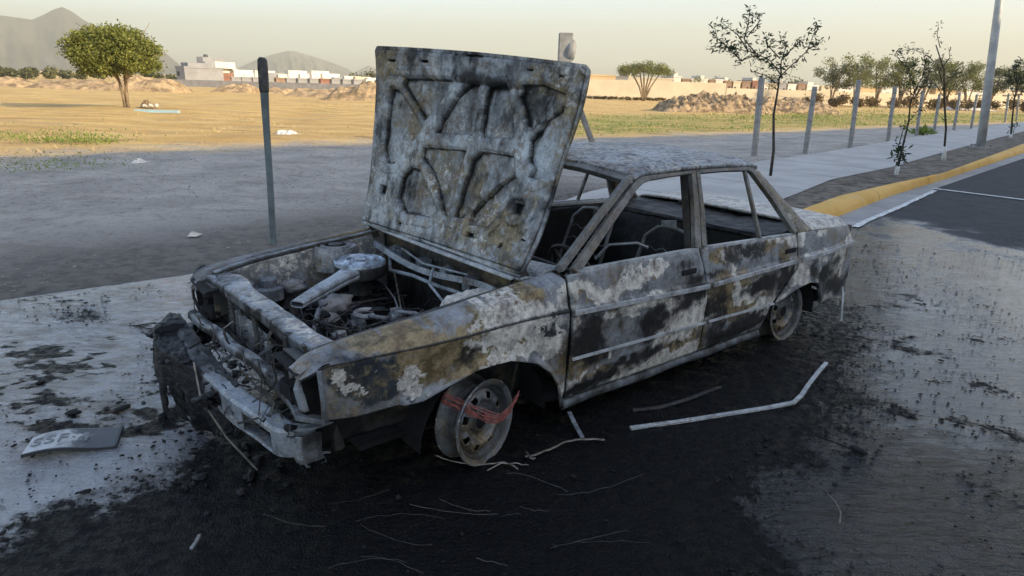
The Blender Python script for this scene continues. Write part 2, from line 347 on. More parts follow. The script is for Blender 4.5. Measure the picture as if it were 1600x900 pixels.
def pave_mat():
    n = NT('wet_pavement'); at_ = n.n.new('ShaderNodeAttribute'); at_.attribute_name = 'burn'
    sp = n.n.new('ShaderNodeSeparateColor'); n.t.links.new(at_.outputs['Color'], sp.inputs[0]); s, f, c_ = sp.outputs[0], sp.outputs[1], sp.outputs[2]; dry = at_.outputs['Alpha']
    nA = n.noise(3, 8, .7); nB = n.noise(22, 8, .7); nC = n.noise(95, 6, .75); nR = n.noise(7, 7, .65, stretch=(1, 2.6, 1), dist=.6)
    gr = n.vor(110); gr2 = n.vor(55)
    sm = n.ramp(n.math('MULTIPLY_ADD', n.math('SUBTRACT', n.math('MULTIPLY_ADD', nB, .6, n.math('MULTIPLY', nA, .4)), .5), 2.3, s), .34, .66)
    fm = n.ramp(n.math('MULTIPLY_ADD', n.math('SUBTRACT', nR, .5), 1.3, f), .18, .78)
    asph = n.mix(n.ramp(nC, .35, .7), (.013, .0145, .018), (.034, .036, .041))
    dryc = n.mix(n.ramp(nA, .35, .65), (.034, .036, .041), (.05, .052, .056))
    conc = n.mix(n.ramp(nA, .3, .7), (.075, .078, .086), (.25, .256, .27))
    c = n.mix(dry, asph, dryc); c = n.mix(c_, c, conc)
    c = n.mix(n.math('MULTIPLY', n.ramp(nB, .55, .64), n.math('MULTIPLY', c_, .7)), c, (.05, .05, .05))
    c = n.mix(sm, c, n.mix(n.ramp(nC, .45, .7), (.002, .0021, .0025), (.009, .0095, .011)))
    rough = n.mixf(fm, n.mixf(n.ramp(nA, .4, .6), .16, .30), n.mixf(nA, .02, .09)); rough = n.mixf(dry, rough, .82); rough = n.mixf(sm, rough, n.mixf(n.ramp(nB, .42, .58), .28, .65))
    bs = n.mixf(fm, .85, .22); bs = n.mixf(sm, bs, .8)
    h = n.math('ADD', n.math('ADD', n.math('MULTIPLY', gr, .5), n.math('MULTIPLY', nC, .7)), n.math('MULTIPLY', n.math('MULTIPLY', nB, sm), 1.3))
    rip = n.noise(9, 4, .6, stretch=(.6, 2.8, 1), dist=1.2); h = n.math('ADD', h, n.math('MULTIPLY', n.ramp(rip, .46, .60), n.mixf(sm, .9, .2)))
    b1 = n.bump(h, bs, .010); b2 = n.bump(nR, n.mixf(fm, .0, .35), .02, b1)
    return n.out(c, rough, 0, b2, n.mixf(sm, n.mixf(fm, .35, .9), .13))
M['pave'] = pave_mat()
sA = np.concatenate([np.linspace(-40, -3, 30), np.linspace(-2.9, 0, 30), np.arange(.03, 9.5, .03), np.linspace(9.6, 30, 80), np.linspace(31, 240, 40)])
tB = np.concatenate([np.linspace(0, 1, 210)*.30, .30+np.linspace(.02, 1, 60)*.70])
def inner(s): return np.where(s > 7.0, T_gut(s), np.where(s < 6.25, T_far(s)+.0, T_gut(s)+(T_far(s)-T_gut(s))*np.clip((7.0-s)/.75, 0, 1)))
def pave(Sg, Tg):
    s = Sg; ti = inner(s); t = ti+(14.-ti)*Tg; x, y = xy(s, t)
    so_ = soot_at(x, y)
    z = 0.0+(fbm(x, y, 14, 4, 2, .7)-.45)*.022*so_+(fbm(x, y, .6, 3, 4)-.5)*.006
    z = z+.002*(Tg > 0)
    return x, y, z
tag(grid('road', pave, 0, 0, M['pave'], attr=pave_attr, ss=sA, ts=tB), kind='structure')

def strip(name, fa, fb, za, zb, mat, nt=1, kind='structure', bumpz=0, seed=0):
    def f(Sg, Tg):
        a = fa(Sg); b = fb(Sg); t = a+(b-a)*Tg; x, y = xy(Sg, t); h = hgt(Sg); z = (za*(1-Tg)+zb*Tg)*h/.13+.006
        if bumpz: z = z+(fbm(x, y, 5, 5, seed)-.5)*bumpz*np.sin(np.pi*np.clip(Tg, 0, 1))
        return x, y, z
    o = grid(name, f, 0, 0, mat, ss=SS, ts=np.linspace(0, 1, nt+1)); return tag(o, kind=kind)
def concrete(name, a, b, joint=0, sc=1.2):
    n = NT(name); nA = n.noise(sc, 8, .65); nB = n.noise(14, 7, .7)
    c = n.mix(n.ramp(nA, .32, .68), a, b); c = n.mix(n.math('MULTIPLY', n.ramp(nB, .55, .7), .3), c, tuple(k*.6 for k in a))
    if joint:
        m = n.n.new('ShaderNodeMapping'); m.inputs['Rotation'].default_value = (0, 0, -math.atan2(D[1], D[0])); n.t.links.new(n.tc.outputs['Object'], m.inputs[0])
        sx = n.n.new('ShaderNodeSeparateXYZ'); n.t.links.new(m.outputs[0], sx.inputs[0])
        fr = n.math('PINGPONG', sx.outputs[0], joint); jm = n.ramp(fr, .012, .03, 1., 0.); c = n.mix(n.math('MULTIPLY', jm, .65), c, (.07, .065, .06))
        return n.out(c, .85, 0, n.bump(n.math('SUBTRACT', nB, jm), .35, .01), .3)
    return n.out(c, .85, 0, n.bump(nB, .35, .01), .3)
M['walk'] = concrete('sidewalk_concrete', (.35, .34, .325), (.45, .44, .42), 1.05)
M['gutter'] = concrete('gutter_concrete', (.24, .24, .235), (.36, .355, .345))
M['soil'] = plain('dark_soil', (.15, .13, .105), .95, .5, 5, 0, 1., 22, .04)
nk = NT('yellow_kerb_paint'); ka = nk.noise(6, 8, .7); kb = nk.noise(1.2, 5, .6)
kc = nk.mix(nk.ramp(kb, .35, .65), (.58, .33, .065), (.68, .42, .12)); kc = nk.mix(nk.math('MULTIPLY', nk.ramp(ka, .58, .72), .6), kc, (.36, .27, .16))
mk = nk.n.new('ShaderNodeMapping'); mk.inputs['Rotation'].default_value = (0, 0, -math.atan2(D[1], D[0])); nk.t.links.new(nk.tc.outputs['Object'], mk.inputs[0]); sk = nk.n.new('ShaderNodeSeparateXYZ'); nk.t.links.new(mk.outputs[0], sk.inputs[0]); jk = nk.ramp(nk.math('PINGPONG', sk.outputs[0], 1.4), .008, .02, 1., 0.); kc = nk.mix(nk.math('MULTIPLY', jk, .6), kc, (.10, .08, .06)); kc = nk.mix(nk.math('MULTIPLY', nk.ramp(nk.noise(2.2, 9, .75), .54, .66), .45), kc, (.42, .40, .35))
M['kerb'] = nk.out(kc, .75, 0, nk.bump(ka, .5, .015), .3)
strip('sidewalk', T_far, T_near, .12, .12, M['walk'], 4)
strip('planting_strip', lambda s: T_near(s)-.0, lambda s: T_kt(s)+.0, .112, .115, M['soil'], 14, bumpz=.045, seed=6)
def kerb_f(Sg, Tg):
    a = T_kt(Sg); b = T_kb(Sg); prof_t = np.interp(Tg, [0, .02, .1, .45, .62, .8, 1], [0, 0, .03, .55, .75, .92, 1]); prof_z = np.interp(Tg, [0, .02, .1, .45, .62, .8, 1], [.0, .10, .135, .132, .115, .07, -.01])
    x, y = xy(Sg, a+(b-a)*prof_t); return x, y, prof_z*hgt(Sg)/.13+.008
tag(grid('kerb', kerb_f, 0, 0, M['kerb'], ss=SS, ts=np.linspace(0, 1, 15)), kind='structure')
strip('gutter', T_kb, lambda s: T_gut(s)+.02, 0, 0, M['gutter'], 1)
def sw_edge(Sg, Tg):
    x, y = xy(Sg, T_far(Sg)-.001); return x, y, .12*hgt(Sg)/.13+.006-Tg*.2
tag(grid('sidewalk_edge', sw_edge, 0, 0, M['walk'], ss=SS, ts=np.linspace(0, 1, 2)), kind='structure')
# worn white paint along the gutter and across the bay
nw = NT('worn_white_paint'); wa = nw.noise(16, 8, .75)
M['white'] = nw.out(nw.mix(nw.ramp(wa, .5, .6), (.62, .63, .62), (.20, .20, .20)), .6, 0, None, .4)
def pline(name, f, n=40):
    tag(grid(name, f, n, 1, M['white']), kind='structure')
def l1(Sg, Tg):
    s = 8.6+Sg*4.6; t = T_gut(s)+.03+Tg*.075*(1+.5*(fbm(s, s*0, 6, 4, 3)-.5)); x, y = xy(s, t); return x, y, 0*x+.012
pline('painted_line', l1)
def l2(Sg, Tg):
    ax, ay = 7.28, 11.57; bx, by = 9.7, 8.5; x = ax+(bx-ax)*Sg; y = ay+(by-ay)*Sg; L = math.hypot(bx-ax, by-ay)
    return x+Tg*.11*(by-ay)/L, y-Tg*.11*(bx-ax)/L, 0*x+.014
pline('painted_line', l2)

# --- mountains
def mount(name, prof, dist, depth, col, seed):
    px = np.array([p[0] for p in prof]); py = np.array([p[1] for p in prof])
    def f(Sg, Tg):
        p = px[0]+(px[-1]-px[0])*Sg; yv = np.interp(p, px, py)
        base = 131+(p-800)*math.tan(ROLL); yd = dist+(Tg-.5)*depth
        pf = p.ravel(); yf = yv.ravel(); rr_ = np.array([ray(q1, q2) for q1, q2 in zip(pf, yf)]).reshape(p.shape+(3,)); a = rr_[..., 0]/rr_[..., 1]
        hz = np.maximum(0, EYE+rr_[..., 2]/rr_[..., 1]*dist)
        r = fbm(Sg*6, Tg*3, 3, 6, seed, .6); rid = 1-np.abs(2*fbm(Sg*9+Tg*2, Tg*3.5, 1.6, 5, seed+9, .55)-1)
        fall = np.clip(1-np.abs(Tg-.5)*2, 0, 1)**1.15
        z = hz*(fall*(.78+.22*fall)+.62*(rid-.55)*fall*(1-fall)*2)+(r-.5)*hz*.22*(1-fall)*fall*3-3
        yd = yd+(fbm(Sg*8, Tg, 2, 3, seed+4)-.5)*depth*.25*(1-fall)
        return a*yd, yd, z
    n = NT(name+'_rock'); nz = n.noise(.006, 8, .65); c = n.mix(n.ramp(nz, .4, .62), col, tuple(k*1.7 for k in col))
    m = n.out(c, .95, 0, None, .1)
    o = grid(name, f, 160, 40, m); tag(o, kind='structure')
mount('mountain', [(-260, 60), (-120, 35), (-40, 30), (0, 22), (30, 26), (50, 29), (70, 20), (85, 12), (97, 9), (112, 16), (130, 29), (160, 45), (200, 58), (235, 68), (262, 84), (285, 103), (300, 116)], 1900, 900, (.07, .06, .048), 3)
mount('mountain', [(335, 119), (365, 108), (400, 92), (425, 84), (450, 78), (462, 79), (490, 87), (520, 97), (545, 107), (562, 122)], 2600, 900, (.14, .125, .10), 13)
mount('mountain', [(535, 121), (560, 109), (575, 101), (590, 106), (612, 124)], 3000, 500, (.14, .12, .10), 23)

# --- haze
hz = MB().box(-3800, -600, -6, 3800, 4400, 330)
hm = bpy.data.materials.new('haze_air'); hm.use_nodes = True; ht = hm.node_tree; ht.nodes.clear()
ho = ht.nodes.new('ShaderNodeOutputMaterial'); hv = ht.nodes.new('ShaderNodeVolumePrincipled'); hv.inputs['Color'].default_value = (.88, .83, .66, 1); hv.inputs['Density'].default_value = .00050; hv.inputs['Anisotropy'].default_value = .1
ht.links.new(hv.outputs[0], ho.inputs['Volume'])
tag(hz.build('haze', hm), kind='stuff')

# --- the block across the street behind the camera: casts the shade over car and street
shade = empty('street_building', (0, 0, 0)); tag(shade, 'long four storey building across the street whose shade covers the car', 'building')
e1 = np.array([.8, .6]); nn = np.array([-.6, .8]); tdot = (-SUN_DIR.x*nn[0]-SUN_DIR.y*nn[1])
tn = math.tan(R(SUN_EL)); off = -17.0; Hb = (15.7-off)/tdot*tn
M['render'] = plain('painted_render', (.62, .60, .56), .9, .1, 1)
M['pane'] = plain('dark_pane', (.03, .035, .04), .1, .2, 1, 0, .0)
b = MB(); p = lambda a, o_, z: (e1[0]*a+nn[0]*o_, e1[1]*a+nn[1]*o_, z)
b.add([p(a, o_, z) for a in (-4, 82) for o_ in (off-9, off) for z in (0, Hb)], [(0, 1, 3, 2), (4, 6, 7, 5), (0, 4, 5, 1), (2, 3, 7, 6), (0, 2, 6, 4), (1, 5, 7, 3)])
b.build('wall', M['render'], shade)
for k in range(0, 19):
    a = -2+k*4.5
    for z0 in (1.0, 4.6, 8.2, 11.6):
        w = MB(); w.add([p(aa, o_, z) for aa in (a, a+1.8) for o_ in (off-.1, off+.03) for z in (z0, z0+1.5)], [(0, 1, 3, 2), (4, 6, 7, 5), (0, 4, 5, 1), (2, 3, 7, 6), (0, 2, 6, 4), (1, 5, 7, 3)])
        w.build('window', M['pane'], shade)

# ================================================================== THE CAR
YAW = .68136; car = empty('burnt_car', (-.5778, 3.0797, 0), YAW)
tag(car, 'burnt out four door saloon car with open bonnet on bare rims', 'car')
def C(u, v, w): return (u, -v, w)
def ftop(u): return interp(u, [-.76, -.60, -.454, -.182, .129, .448], [.598, .632, .654, .684, .713, .752])
def belt(u): return interp(u, [.40, 1.38, 2.4, 3.15], [.757, .743, .708, .685])
def crease(u): return interp(u, [-.7, .4, 1.42, 3.1], [.606, .603, .558, .578])
def vup(w): return .745-(w-.74)*.42
def taper(u): return -.05*np.clip((-.25-u)/.5, 0, 2)**2-.045*np.clip((u-2.55)/.6, 0, 2)**2
def Vb(u, w):
    wc = crease(u); a = np.interp(w, [.08, .16, .22, .45], [.745, .775, .79, .80]); k = sst(wc-.001, wc+.012, w)
    up = .789-.034*np.clip((w-wc)/(belt(u)-wc), 0, 1.2)**1.6
    return np.where(w < .45, a, .80)*(1-k)+up*k+taper(u)
BL = [('S',.58,.46,.15,.12),('S',1.02,.42,.16,.08),('S',1.26,.52,.10,.05),('S',.98,.26,.26,.04),('S',.71,.20,.18,.04),('S',.52,.22,.08,.04),('S',1.52,.33,.06,.18),('S',1.97,.48,.18,.05),('S',1.76,.24,.32,.06),('S',1.79,.68,.20,.03),('S',2.71,.42,.13,.10),('S',2.18,.48,.11,.10),('O',1.55,.67,.12,.04),('O',1.72,.44,.26,.11),('O',.56,.67,.08,.04),('O',.51,.40,.07,.09),('O',1.31,.30,.12,.11),('A',.73,.68,.28,.04),('A',.90,.53,.31,.03),('A',1.23,.39,.20,.11),('A',1.05,.16,.34,.08),('A',.49,.63,.05,.06),('A',1.81,.45,.17,.06),('A',2.07,.34,.15,.04),('A',2.33,.46,.21,.09),('A',2.87,.49,.15,.11),('A',1.67,.66,.13,.03),('A',2.26,.69,.20,.05),('A',.14,.56,.20,.06),('A',.23,.46,.18,.03),('A',-.61,.50,.03,.04),('A',-.37,.49,.06,.05),('A',.40,.52,.03,.08),('A',.05,.66,.08,.03),('N',-.51,.51,.18,.08),('N',.30,.53,.08,.09),('O',-.14,.58,.24,.08),('O',-.32,.54,.11,.05),('O',.21,.66,.14,.04),('O',-.02,.48,.20,.03)]
rb_ = random.Random(77)
BL += [(rb_.choice('SOAOANA'), rb_.uniform(-.3, 3.1), rb_.uniform(.16, .74), rb_.uniform(.02, .09), rb_.uniform(.012, .04)) for _ in range(70)]
BL += [('O',-.40,.64,.30,.03),('S',2.05,.20,.2,.03),('S',1.62,.18,.1,.04),('N',1.9,.30,.2,.08),('S',2.95,.30,.2,.06)]
def burn_side(u, w, seed=0, blobs=None):
    o = {k: np.zeros_like(u) for k in 'SOAN'}
    du = (fbm(u, w, 6, 6, seed+1, .7)-.5)*.42; dw = (fbm(u, w, 6, 6, seed+7, .7)-.5)*.24
    for c, cu, cw, ru, rw in (BL if blobs is None else blobs):
        d = np.sqrt(((u+du-cu)/ru)**2+((w+dw-cw)/rw)**2); o[c] = np.maximum(o[c], sst(1.7, .35, d)*(.92 if ru > .095 else .75))
    sill = sst(.20, .13, w); o['S'] = np.maximum(o['S'], sill*.45)
    return np.stack([o['S'], o['O'], o['A'], o['N']], -1)
def rand_blobs(seed):
    r = random.Random(seed); return [(r.choice('SSOAAN'), r.uniform(-.7, 3.1), r.uniform(.15, .75), r.uniform(.1, .3), r.uniform(.04, .12)) for _ in range(34)]
FAR = rand_blobs(5)
def side_attr(sd):
    def f(Sg, Tg, X, Y, Z): return burn_side(X, Z, 0 if sd > 0 else 40, None if sd > 0 else FAR)
    return f
def dent(u, w, k=0): return (fbm(u, w, 2.6, 4, 60+k)-.5)*.016

FB_u = [-.70, -.574, -.42, -.325, -.224, -.074, .088, .229, .324, .38, .425]
FB_w = [.405, .39, .395, .393, .423, .46, .454, .404, .335, .26, .12]
def make_fender(sd):
    def f(Sg, Tg):
        u = -.70+(.425+.70)*Sg; u = u-.05*(Tg > .64)*sst(.12, 0, Sg); bot = np.interp(u, FB_u, FB_w); wc = crease(u); top = ftop(u); wc = np.minimum(wc, top-.012)
        t1 = np.clip(Tg/.62, 0, 1); w = bot+(wc-bot)*t1; v = Vb(u, np.minimum(w, wc-.006))
        lip = sst(.045, 0, w-bot)*(np.abs(u-.03) < .44); v = v+.016*lip
        t2 = np.clip((Tg-.64)/.14, 0, 1); w2 = wc+(top-.016-wc)*t2; v2 = np.interp(t2, [0, .1, 1], [0, -.012, -.04])+.80+taper(u)
        t3 = np.clip((Tg-.78)/.16, 0, 1); w3 = top-.016+.016*np.sin(t3*np.pi/2); v3 = .76+taper(u)-.10*t3
        t4 = np.clip((Tg-.94)/.06, 0, 1); w4 = top-.045*t4; v4 = .66+taper(u)-.003*t4
        w = np.where(Tg <= .63, w, np.where(Tg <= .78, w2, np.where(Tg <= .94, w3, w4))); v = np.where(Tg <= .63, v, np.where(Tg <= .78, v2, np.where(Tg <= .94, v3, v4)))
        w = w-.030*sst(.06, 0, Sg)**2*(Tg > .63); v = v-.03*sst(.05, 0, Sg)**2*(Tg > .63)*(Tg < .8)
        v = v+dent(u, w, 1)
        return u, -sd*v, w+.003*np.sin(u*9)
    def at_(Sg, Tg, X, Y, Z):
        a = burn_side(X, Z, 0 if sd > 0 else 40, None if sd > 0 else FAR)
        g = (np.abs(Tg-.63) < .018); a[..., 0] = np.where(g, .75, a[..., 0])
        if sd < 0: a[..., 0] = np.maximum(a[..., 0], .42*(Tg < .93))
        return a
    o = grid('front_fender', f, 130, 70, M['body'], car, at_, thick=.012*sd)
    return o
fend = make_fender(1); fend_far = make_fender(-1)

def side_panel(name, sd, u0, u1, uL, uR, bot, top, mat='body', ns=90, nt=64, k=2, thick=.022):
    def f(Sg, Tg):
        un = u0+(u1-u0)*Sg; w = bot(un)+(top(un)-bot(un))*Tg
        a = uL(w); b_ = uR(w); ln = (un-u0)/(u1-u0); u = a+(b_-a)*ln
        v = Vb(u, w)+dent(u, w, k)-.006*sst(.02, 0, Sg)-.006*sst(.98, 1, Sg)
        if name == 'quarter_panel':
            d = np.hypot(u-2.42, w-.06)-.33; v = v+.014*sst(.09, 0, d)
        return u, -sd*v, w
    return grid(name, f, ns, nt, M[mat], car, side_attr(sd), thick=thick*sd)
def L(xs, ys): return lambda w: np.interp(w, xs, ys)
seamA = L([.1, .425, .76], [.437, .437, .425]); seamA2 = L([.1, .425, .76], [.447, .447, .437])
seamB = L([.16, .455, .743], [1.435, 1.452, 1.385]); seamB2 = L([.16, .455, .743], [1.447, 1.464, 1.397])
seamC = L([.16, .31, .40, .50, .72], [2.06, 2.12, 2.22, 2.345, 2.36]); seamC2 = L([.16, .31, .40, .50, .72], [2.06, 2.14, 2.235, 2.357, 2.372])
tailE = L([.18, .30, .56, .69], [3.19, 3.19, 3.15, 3.11])
doors = []
for sd in (1, -1):
    fd = side_panel('front_door', sd, .44, 1.41, seamA2, seamB, lambda u: .165+0*u, lambda u: belt(u)-.004, k=3); doors.append(fd)
    rd = side_panel('rear_door', sd, 1.42, 2.36, seamB2, seamC, lambda u: .168+0*u, lambda u: belt(u)-.004, k=4); doors.append(rd)
    q = side_panel('quarter_panel', sd, 2.14, 3.19, seamC2, tailE, lambda u: np.interp(u, [2.14, 2.311, 2.458, 2.609, 2.693, 2.756, 2.933, 3.131, 3.19], [.32, .372, .389, .364, .305, .207, .198, .181, .185]), lambda u: belt(u)-.002, k=5)
    # sill
    def sill(Sg, Tg, sd=sd):
        u = .44+(2.06-.44)*Sg; a = Tg*math.pi*.9-.3; w = .128+.028*np.cos(a)+.004*np.sin(u*11); v = .735+.035*np.sin(a)+.0*u
        return u, -sd*v, w
    grid('sill', sill, 60, 10, M['steel'], car, lambda S_, T_, X, Y, Z: rgba(S_, .05+.55*(fbm(X, Z, 5, 4, 2)), .1, .1, 0), thick=.004*sd)
    # trim strips on doors and quarter
    tb = MB()
    for (ua, ub) in ((.455, 1.44), (1.475, 2.35), (2.375, 3.14)):
        us = np.linspace(ua, ub, 14); tb.bar([C(u, sd*(float(Vb(np.array(u), np.array(crease(u)-.03)))+.004), float(crease(u))-.014) for u in us], .024, .012, (0, -sd, 0))
    tb.build('side_trim', M['trim'], car, smooth=False, bevel=.002)
    lt = MB()
    for (ua, ub) in ((.455, 1.44), (1.475, 2.12)):
        us = np.linspace(ua, ub, 12); lt.bar([C(u, sd*(.80+.003), .367-(u-.447)*.028) for u in us], .012, .010, (0, -sd, 0))
    lt.build('lower_trim', M['trim'], car)
    # belt line window channel
    bc = MB()
    for (ua, ub) in ((.50, 1.37), (1.42, 2.34)):
        us = np.linspace(ua, ub, 10); bc.bar([C(u, sd*.748, float(belt(u))+.001) for u in us], .018, .014, (0, 0, 1))
        bc.bar([C(u, sd*.715, float(belt(u))-.01) for u in us], .014, .02, (0, 0, 1))
    bc.build('window_channel', M['trim'], car)
    # upper frames: u,w on the tumblehome
    def UP(u, w): return C(u, sd*vup(w), w)
    fr = MB()
    fr.bar([UP(.49, .752), UP(.76, .925), UP(1.0, 1.075), UP(1.06, 1.10), UP(1.12, 1.109), UP(1.30, 1.117), UP(1.475, 1.121)], [.045, .040, .036, .036, .032, .032, .032], .03, (0, -sd, .42))
    fr.bar([UP(1.475, 1.126), UP(1.43, .93), UP(1.368, .745)], [.036, .042, .05], .03, (0, -sd, .42))
    fr.build('front_door_frame', M['frame'], car, bevel=.004)
    fr = MB()
    fr.bar([UP(1.425, .745), UP(1.475, .93), UP(1.515, 1.122)], [.042, .036, .030], .03, (0, -sd, .42))
    fr.bar([UP(1.50, 1.117), UP(1.75, 1.117), UP(1.97, 1.108), UP(2.02, 1.095), UP(2.16, .94), UP(2.33, .722)], [.03, .03, .03, .034, .036, .04], .03, (0, -sd, .42))
    fr.bar([UP(1.955, 1.10), UP(1.955, .728)], .020, .022, (0, -sd, .42))
    fr.build('rear_door_frame', M['frame'], car, bevel=.004)
    # pillars behind the frames
    pl = MB()
    pl.bar([C(.43, sd*.71, .765), C(.72, sd*.645, .955), C(.985, sd*.585, 1.118)], [.036, .034, .034], .035, (.3, -sd*.8, .4))
    pl.build('windscreen_pillar', M['frame'], car, bevel=.006)
    pl = MB(); pl.bar([C(1.41, sd*.69, .20), C(1.41, sd*.69, .75), C(1.49, sd*.55, 1.11)], .09, .04, (0, -sd, .2)); pl.build('centre_pillar', M['grime'], car)
    # C pillar sail panel
    def sail(Sg, Tg, sd=sd):
        w = .70+(1.13-.70)*Tg; ua = np.interp(w, [.70, .72, .94, 1.095, 1.13], [2.375, 2.352, 2.182, 2.04, 2.0]); ub = np.interp(w, [.70, .74, .9, 1.13], [2.62, 2.55, 2.36, 2.10])
        u = ua+(ub-ua)*Sg; v = np.minimum(vup(w), .752)-.035*Sg**2; return u, -sd*v, w
    grid('rear_pillar', sail, 16, 30, M['body'], car, lambda S_, T_, X, Y, Z: rgba(S_, .25, .5, .30, .0), thick=.03*sd)
    # door shells (inside faces)
    dm = MB()
    for ua, ub, wb in ((.47, 1.38, .19), (1.46, 2.04, .19)):
        dm.box(ua, min(-sd*.66, -sd*.72), wb, ub, max(-sd*.66, -sd*.72), float(belt(ub))-.02)
    dm.build('door_lining', M['char'], car, bevel=.01)
    # handles
    hb = MB()
    for u, w in ((1.27, .645), (2.26, .625)):
        hb = MB(); hb.bar([C(u-.055, sd*.785, w), C(u+.055, sd*.787, w)], .028, .012, (0, -sd, 0)); hb.build('door_handle', M['char'], car, bevel=.003)

# roof
def roof(Sg, Tg):
    u = 1.0+(2.07-1.0)*Sg; v = .60*(2*Tg-1); bow = np.cos(np.clip(np.abs(2*Tg-1), 0, 1)*np.pi/2)
    u = u-.055*bow*(1-Sg)+.05*bow*Sg
    w = 1.120+.045*bow**.8+.018*np.sin(np.pi*Sg)-.010*sst(.9, 1, np.abs(2*Tg-1)); w = w+(fbm(u, v, 3, 4, 71)-.5)*.022
    w = w-.012*sst(.06, 0, Sg)-.012*sst(.94, 1, Sg)
    return u, -v, w
grid('roof', roof, 190, 200, M['roof'], car, lambda S_, T_, X, Y, Z: rgba(S_, .02+.42*sst(.52, .68, fbm(X, Y, 62, 3, 3)), .30*sst(.1, 0, S_)+.12, .12, .0), thick=.02)
rb = MB()
rb.bar([C(.985, .57, 1.103), C(.95, .3, 1.135), C(.94, 0, 1.145), C(.95, -.3, 1.135), C(.985, -.57, 1.103)], .045, .03, (-.5, 0, 1))
rb.build('roof_header', M['frame'], car, bevel=.004)
rb = MB(); rb.bar([C(2.09, .56, 1.10), C(2.12, .3, 1.13), C(2.125, 0, 1.138), C(2.12, -.3, 1.13), C(2.09, -.56, 1.10)], .05, .03, (.5, 0, 1)); rb.build('rear_window_header', M['frame'], car, bevel=.004)

# boot lid, tail
def deck(Sg, Tg):
    u = 2.56+(3.11-2.56)*Sg; v = .715*(2*Tg-1)-0.0; u = u-.06*(1-np.abs(2*Tg-1)**2)*(1-Sg)*0+.03*(1-np.abs(2*Tg-1)**2)*Sg
    w = .722-.018*Sg+.022*(1-np.abs(2*Tg-1)**2.5)-.035*sst(.90, 1, np.abs(2*Tg-1))-.05*sst(.96, 1, Sg); return u, -v, w+(fbm(u, v, 3, 3, 33)-.5)*.01
M['deck'] = burnt('ashy_boot_lid', (.30, .30, .28), (.55, .54, .48), soot0=.05, ochre0=.1, ash0=.5, metal=.05)
grid('boot_lid', deck, 40, 60, M['deck'], car, lambda S_, T_, X, Y, Z: rgba(S_, .1, .1, .3, 0), thick=.015)
def tailp(Sg, Tg):
    v = .72*(2*Sg-1); w = .26+(.675-.26)*Tg; u = 3.15+.03*(1-(2*Sg-1)**2)-.02*Tg+.02*np.sin(w*40)*.3; return u, -v, w
grid('tail_panel', tailp, 40, 20, M['body'], car, lambda S_, T_, X, Y, Z: rgba(S_, .35, .2, .15, .1), thick=.02)
b = MB(); b.bar([C(3.17, .62, .26), C(3.22, .55, .22), C(3.24, 0, .22), C(3.20, -.66, .22)], .10, .05, (1, 0, 0)); b.build('rear_bumper_bar', M['grime'], car, bevel=.01)
b = MB()
b.lathe([(.0, 0), (.045, .01), (.05, .06), (.02, .09)], C(3.16, .60, .20)); b.box(3.05, -.74, .20, 3.2, -.62, .30, .012); b.build('bumper_bracket', M['char'], car, smooth=False)
b = MB(); b.bar([C(3.10, .74, .30), C(3.11, .765, .2), C(3.09, .785, .10), C(3.10, .79, .004)], .022, .006, (0, -1, .1)); b.build('hanging_trim', M['trim'], car)

# floor, firewall, parcel shelf, bulkheads
b = MB(); b.box(.40, -.70, .12, 2.6, .70, .15); b.box(.30, -.18, .13, 2.3, .18, .24); b.box(2.35, -.68, .15, 3.12, .68, .18); b.build('floor_pan', M['char'], car, bevel=.02)
def fwall(Sg, Tg):
    v = .64*(2*Sg-1); w = .16+(.735-.16)*Tg; u = .30+.025*np.sin(v*9)*(w < .6)-.05*sst(.5, .0, Tg)+(fbm(v, w, 5, 4, 77)-.5)*.03; return u, -v, w
grid('firewall', fwall, 90, 50, M['grime'], car, lambda S_, T_, X, Y, Z: rgba(S_, .35-.35*sst(.4, .62, Z), .35*sst(-.1, -.5, Y)+.15, .1, 0), thick=.01)
def cowl(Sg, Tg):
    v = .66*(2*Sg-1); bow = 1-(2*Sg-1)**2; u = .25+(.50-.25)*Tg-.10*bow*Tg-.03*bow; w = .738+.012*bow+.018*Tg-.016*np.exp(-((Tg-.35)/.09)**2); return u, -v, w
grid('cowl_panel', cowl, 80, 26, M['hood'], car, lambda S_, T_, X, Y, Z: rgba(S_, .35*sst(.5, .62, S_*0+.5-np.abs(S_-.5)), .0, .1, 0), thick=.008)
b = MB()
for du, dz, wd in ((.222, .742, .022), (.262, .752, .016)):
    b.bar([C(du-.035*(1-(v/.62)**2), v, dz+.012*(1-(v/.62)**2)) for v in np.linspace(-.66, .64, 18)], wd, .012, (0, 0, 1))
b.build('cowl_gutter', M['trim'], car, bevel=.002)
b = MB()
b.bar([C(.2+.03*math.sin(v*5), v, .64-.02*math.cos(v*6)) for v in np.linspace(-.55, .6, 20)], .03, .02, (-1, 0, .3))
for v in (-.42, -.33, -.12, .1, .3): b.box(.22, -v-.025, .60, .27, -v+.03, .66, .008)
b.tube([C(.2, -.4, .62), C(.12, -.25, .585), C(.14, -.05, .60), C(.2, .1, .57), C(.17, .3, .60), C(.24, .45, .56)], .010)
b.tube([C(.22, -.3, .68), C(.17, 0, .67), C(.2, .35, .69)], .006)
b.tube([C(.20, .05, .66), C(.13, .12, .60), C(.1, .3, .56), C(.16, .42, .50)], .007)
b.build('firewall_pipes', M['steel'], car)
def shelf(Sg, Tg):
    u = 2.18+(2.58-2.18)*Sg; v = .68*(2*Tg-1); return u, -v, .67+.03*Sg+(fbm(u, v, 9, 4, 44)-.5)*.03
grid('parcel_shelf', shelf, 30, 60, M['grime'], car, lambda S_, T_, X, Y, Z: rgba(S_, .3, .1, .1, 0), thick=.02)
def bseat(Sg, Tg):
    v = .66*(2*Sg-1); w = .18+(.70-.18)*Tg; u = 2.02+.18*Tg+(fbm(v, w, 7, 4, 12)-.5)*.04; return u, -v, w
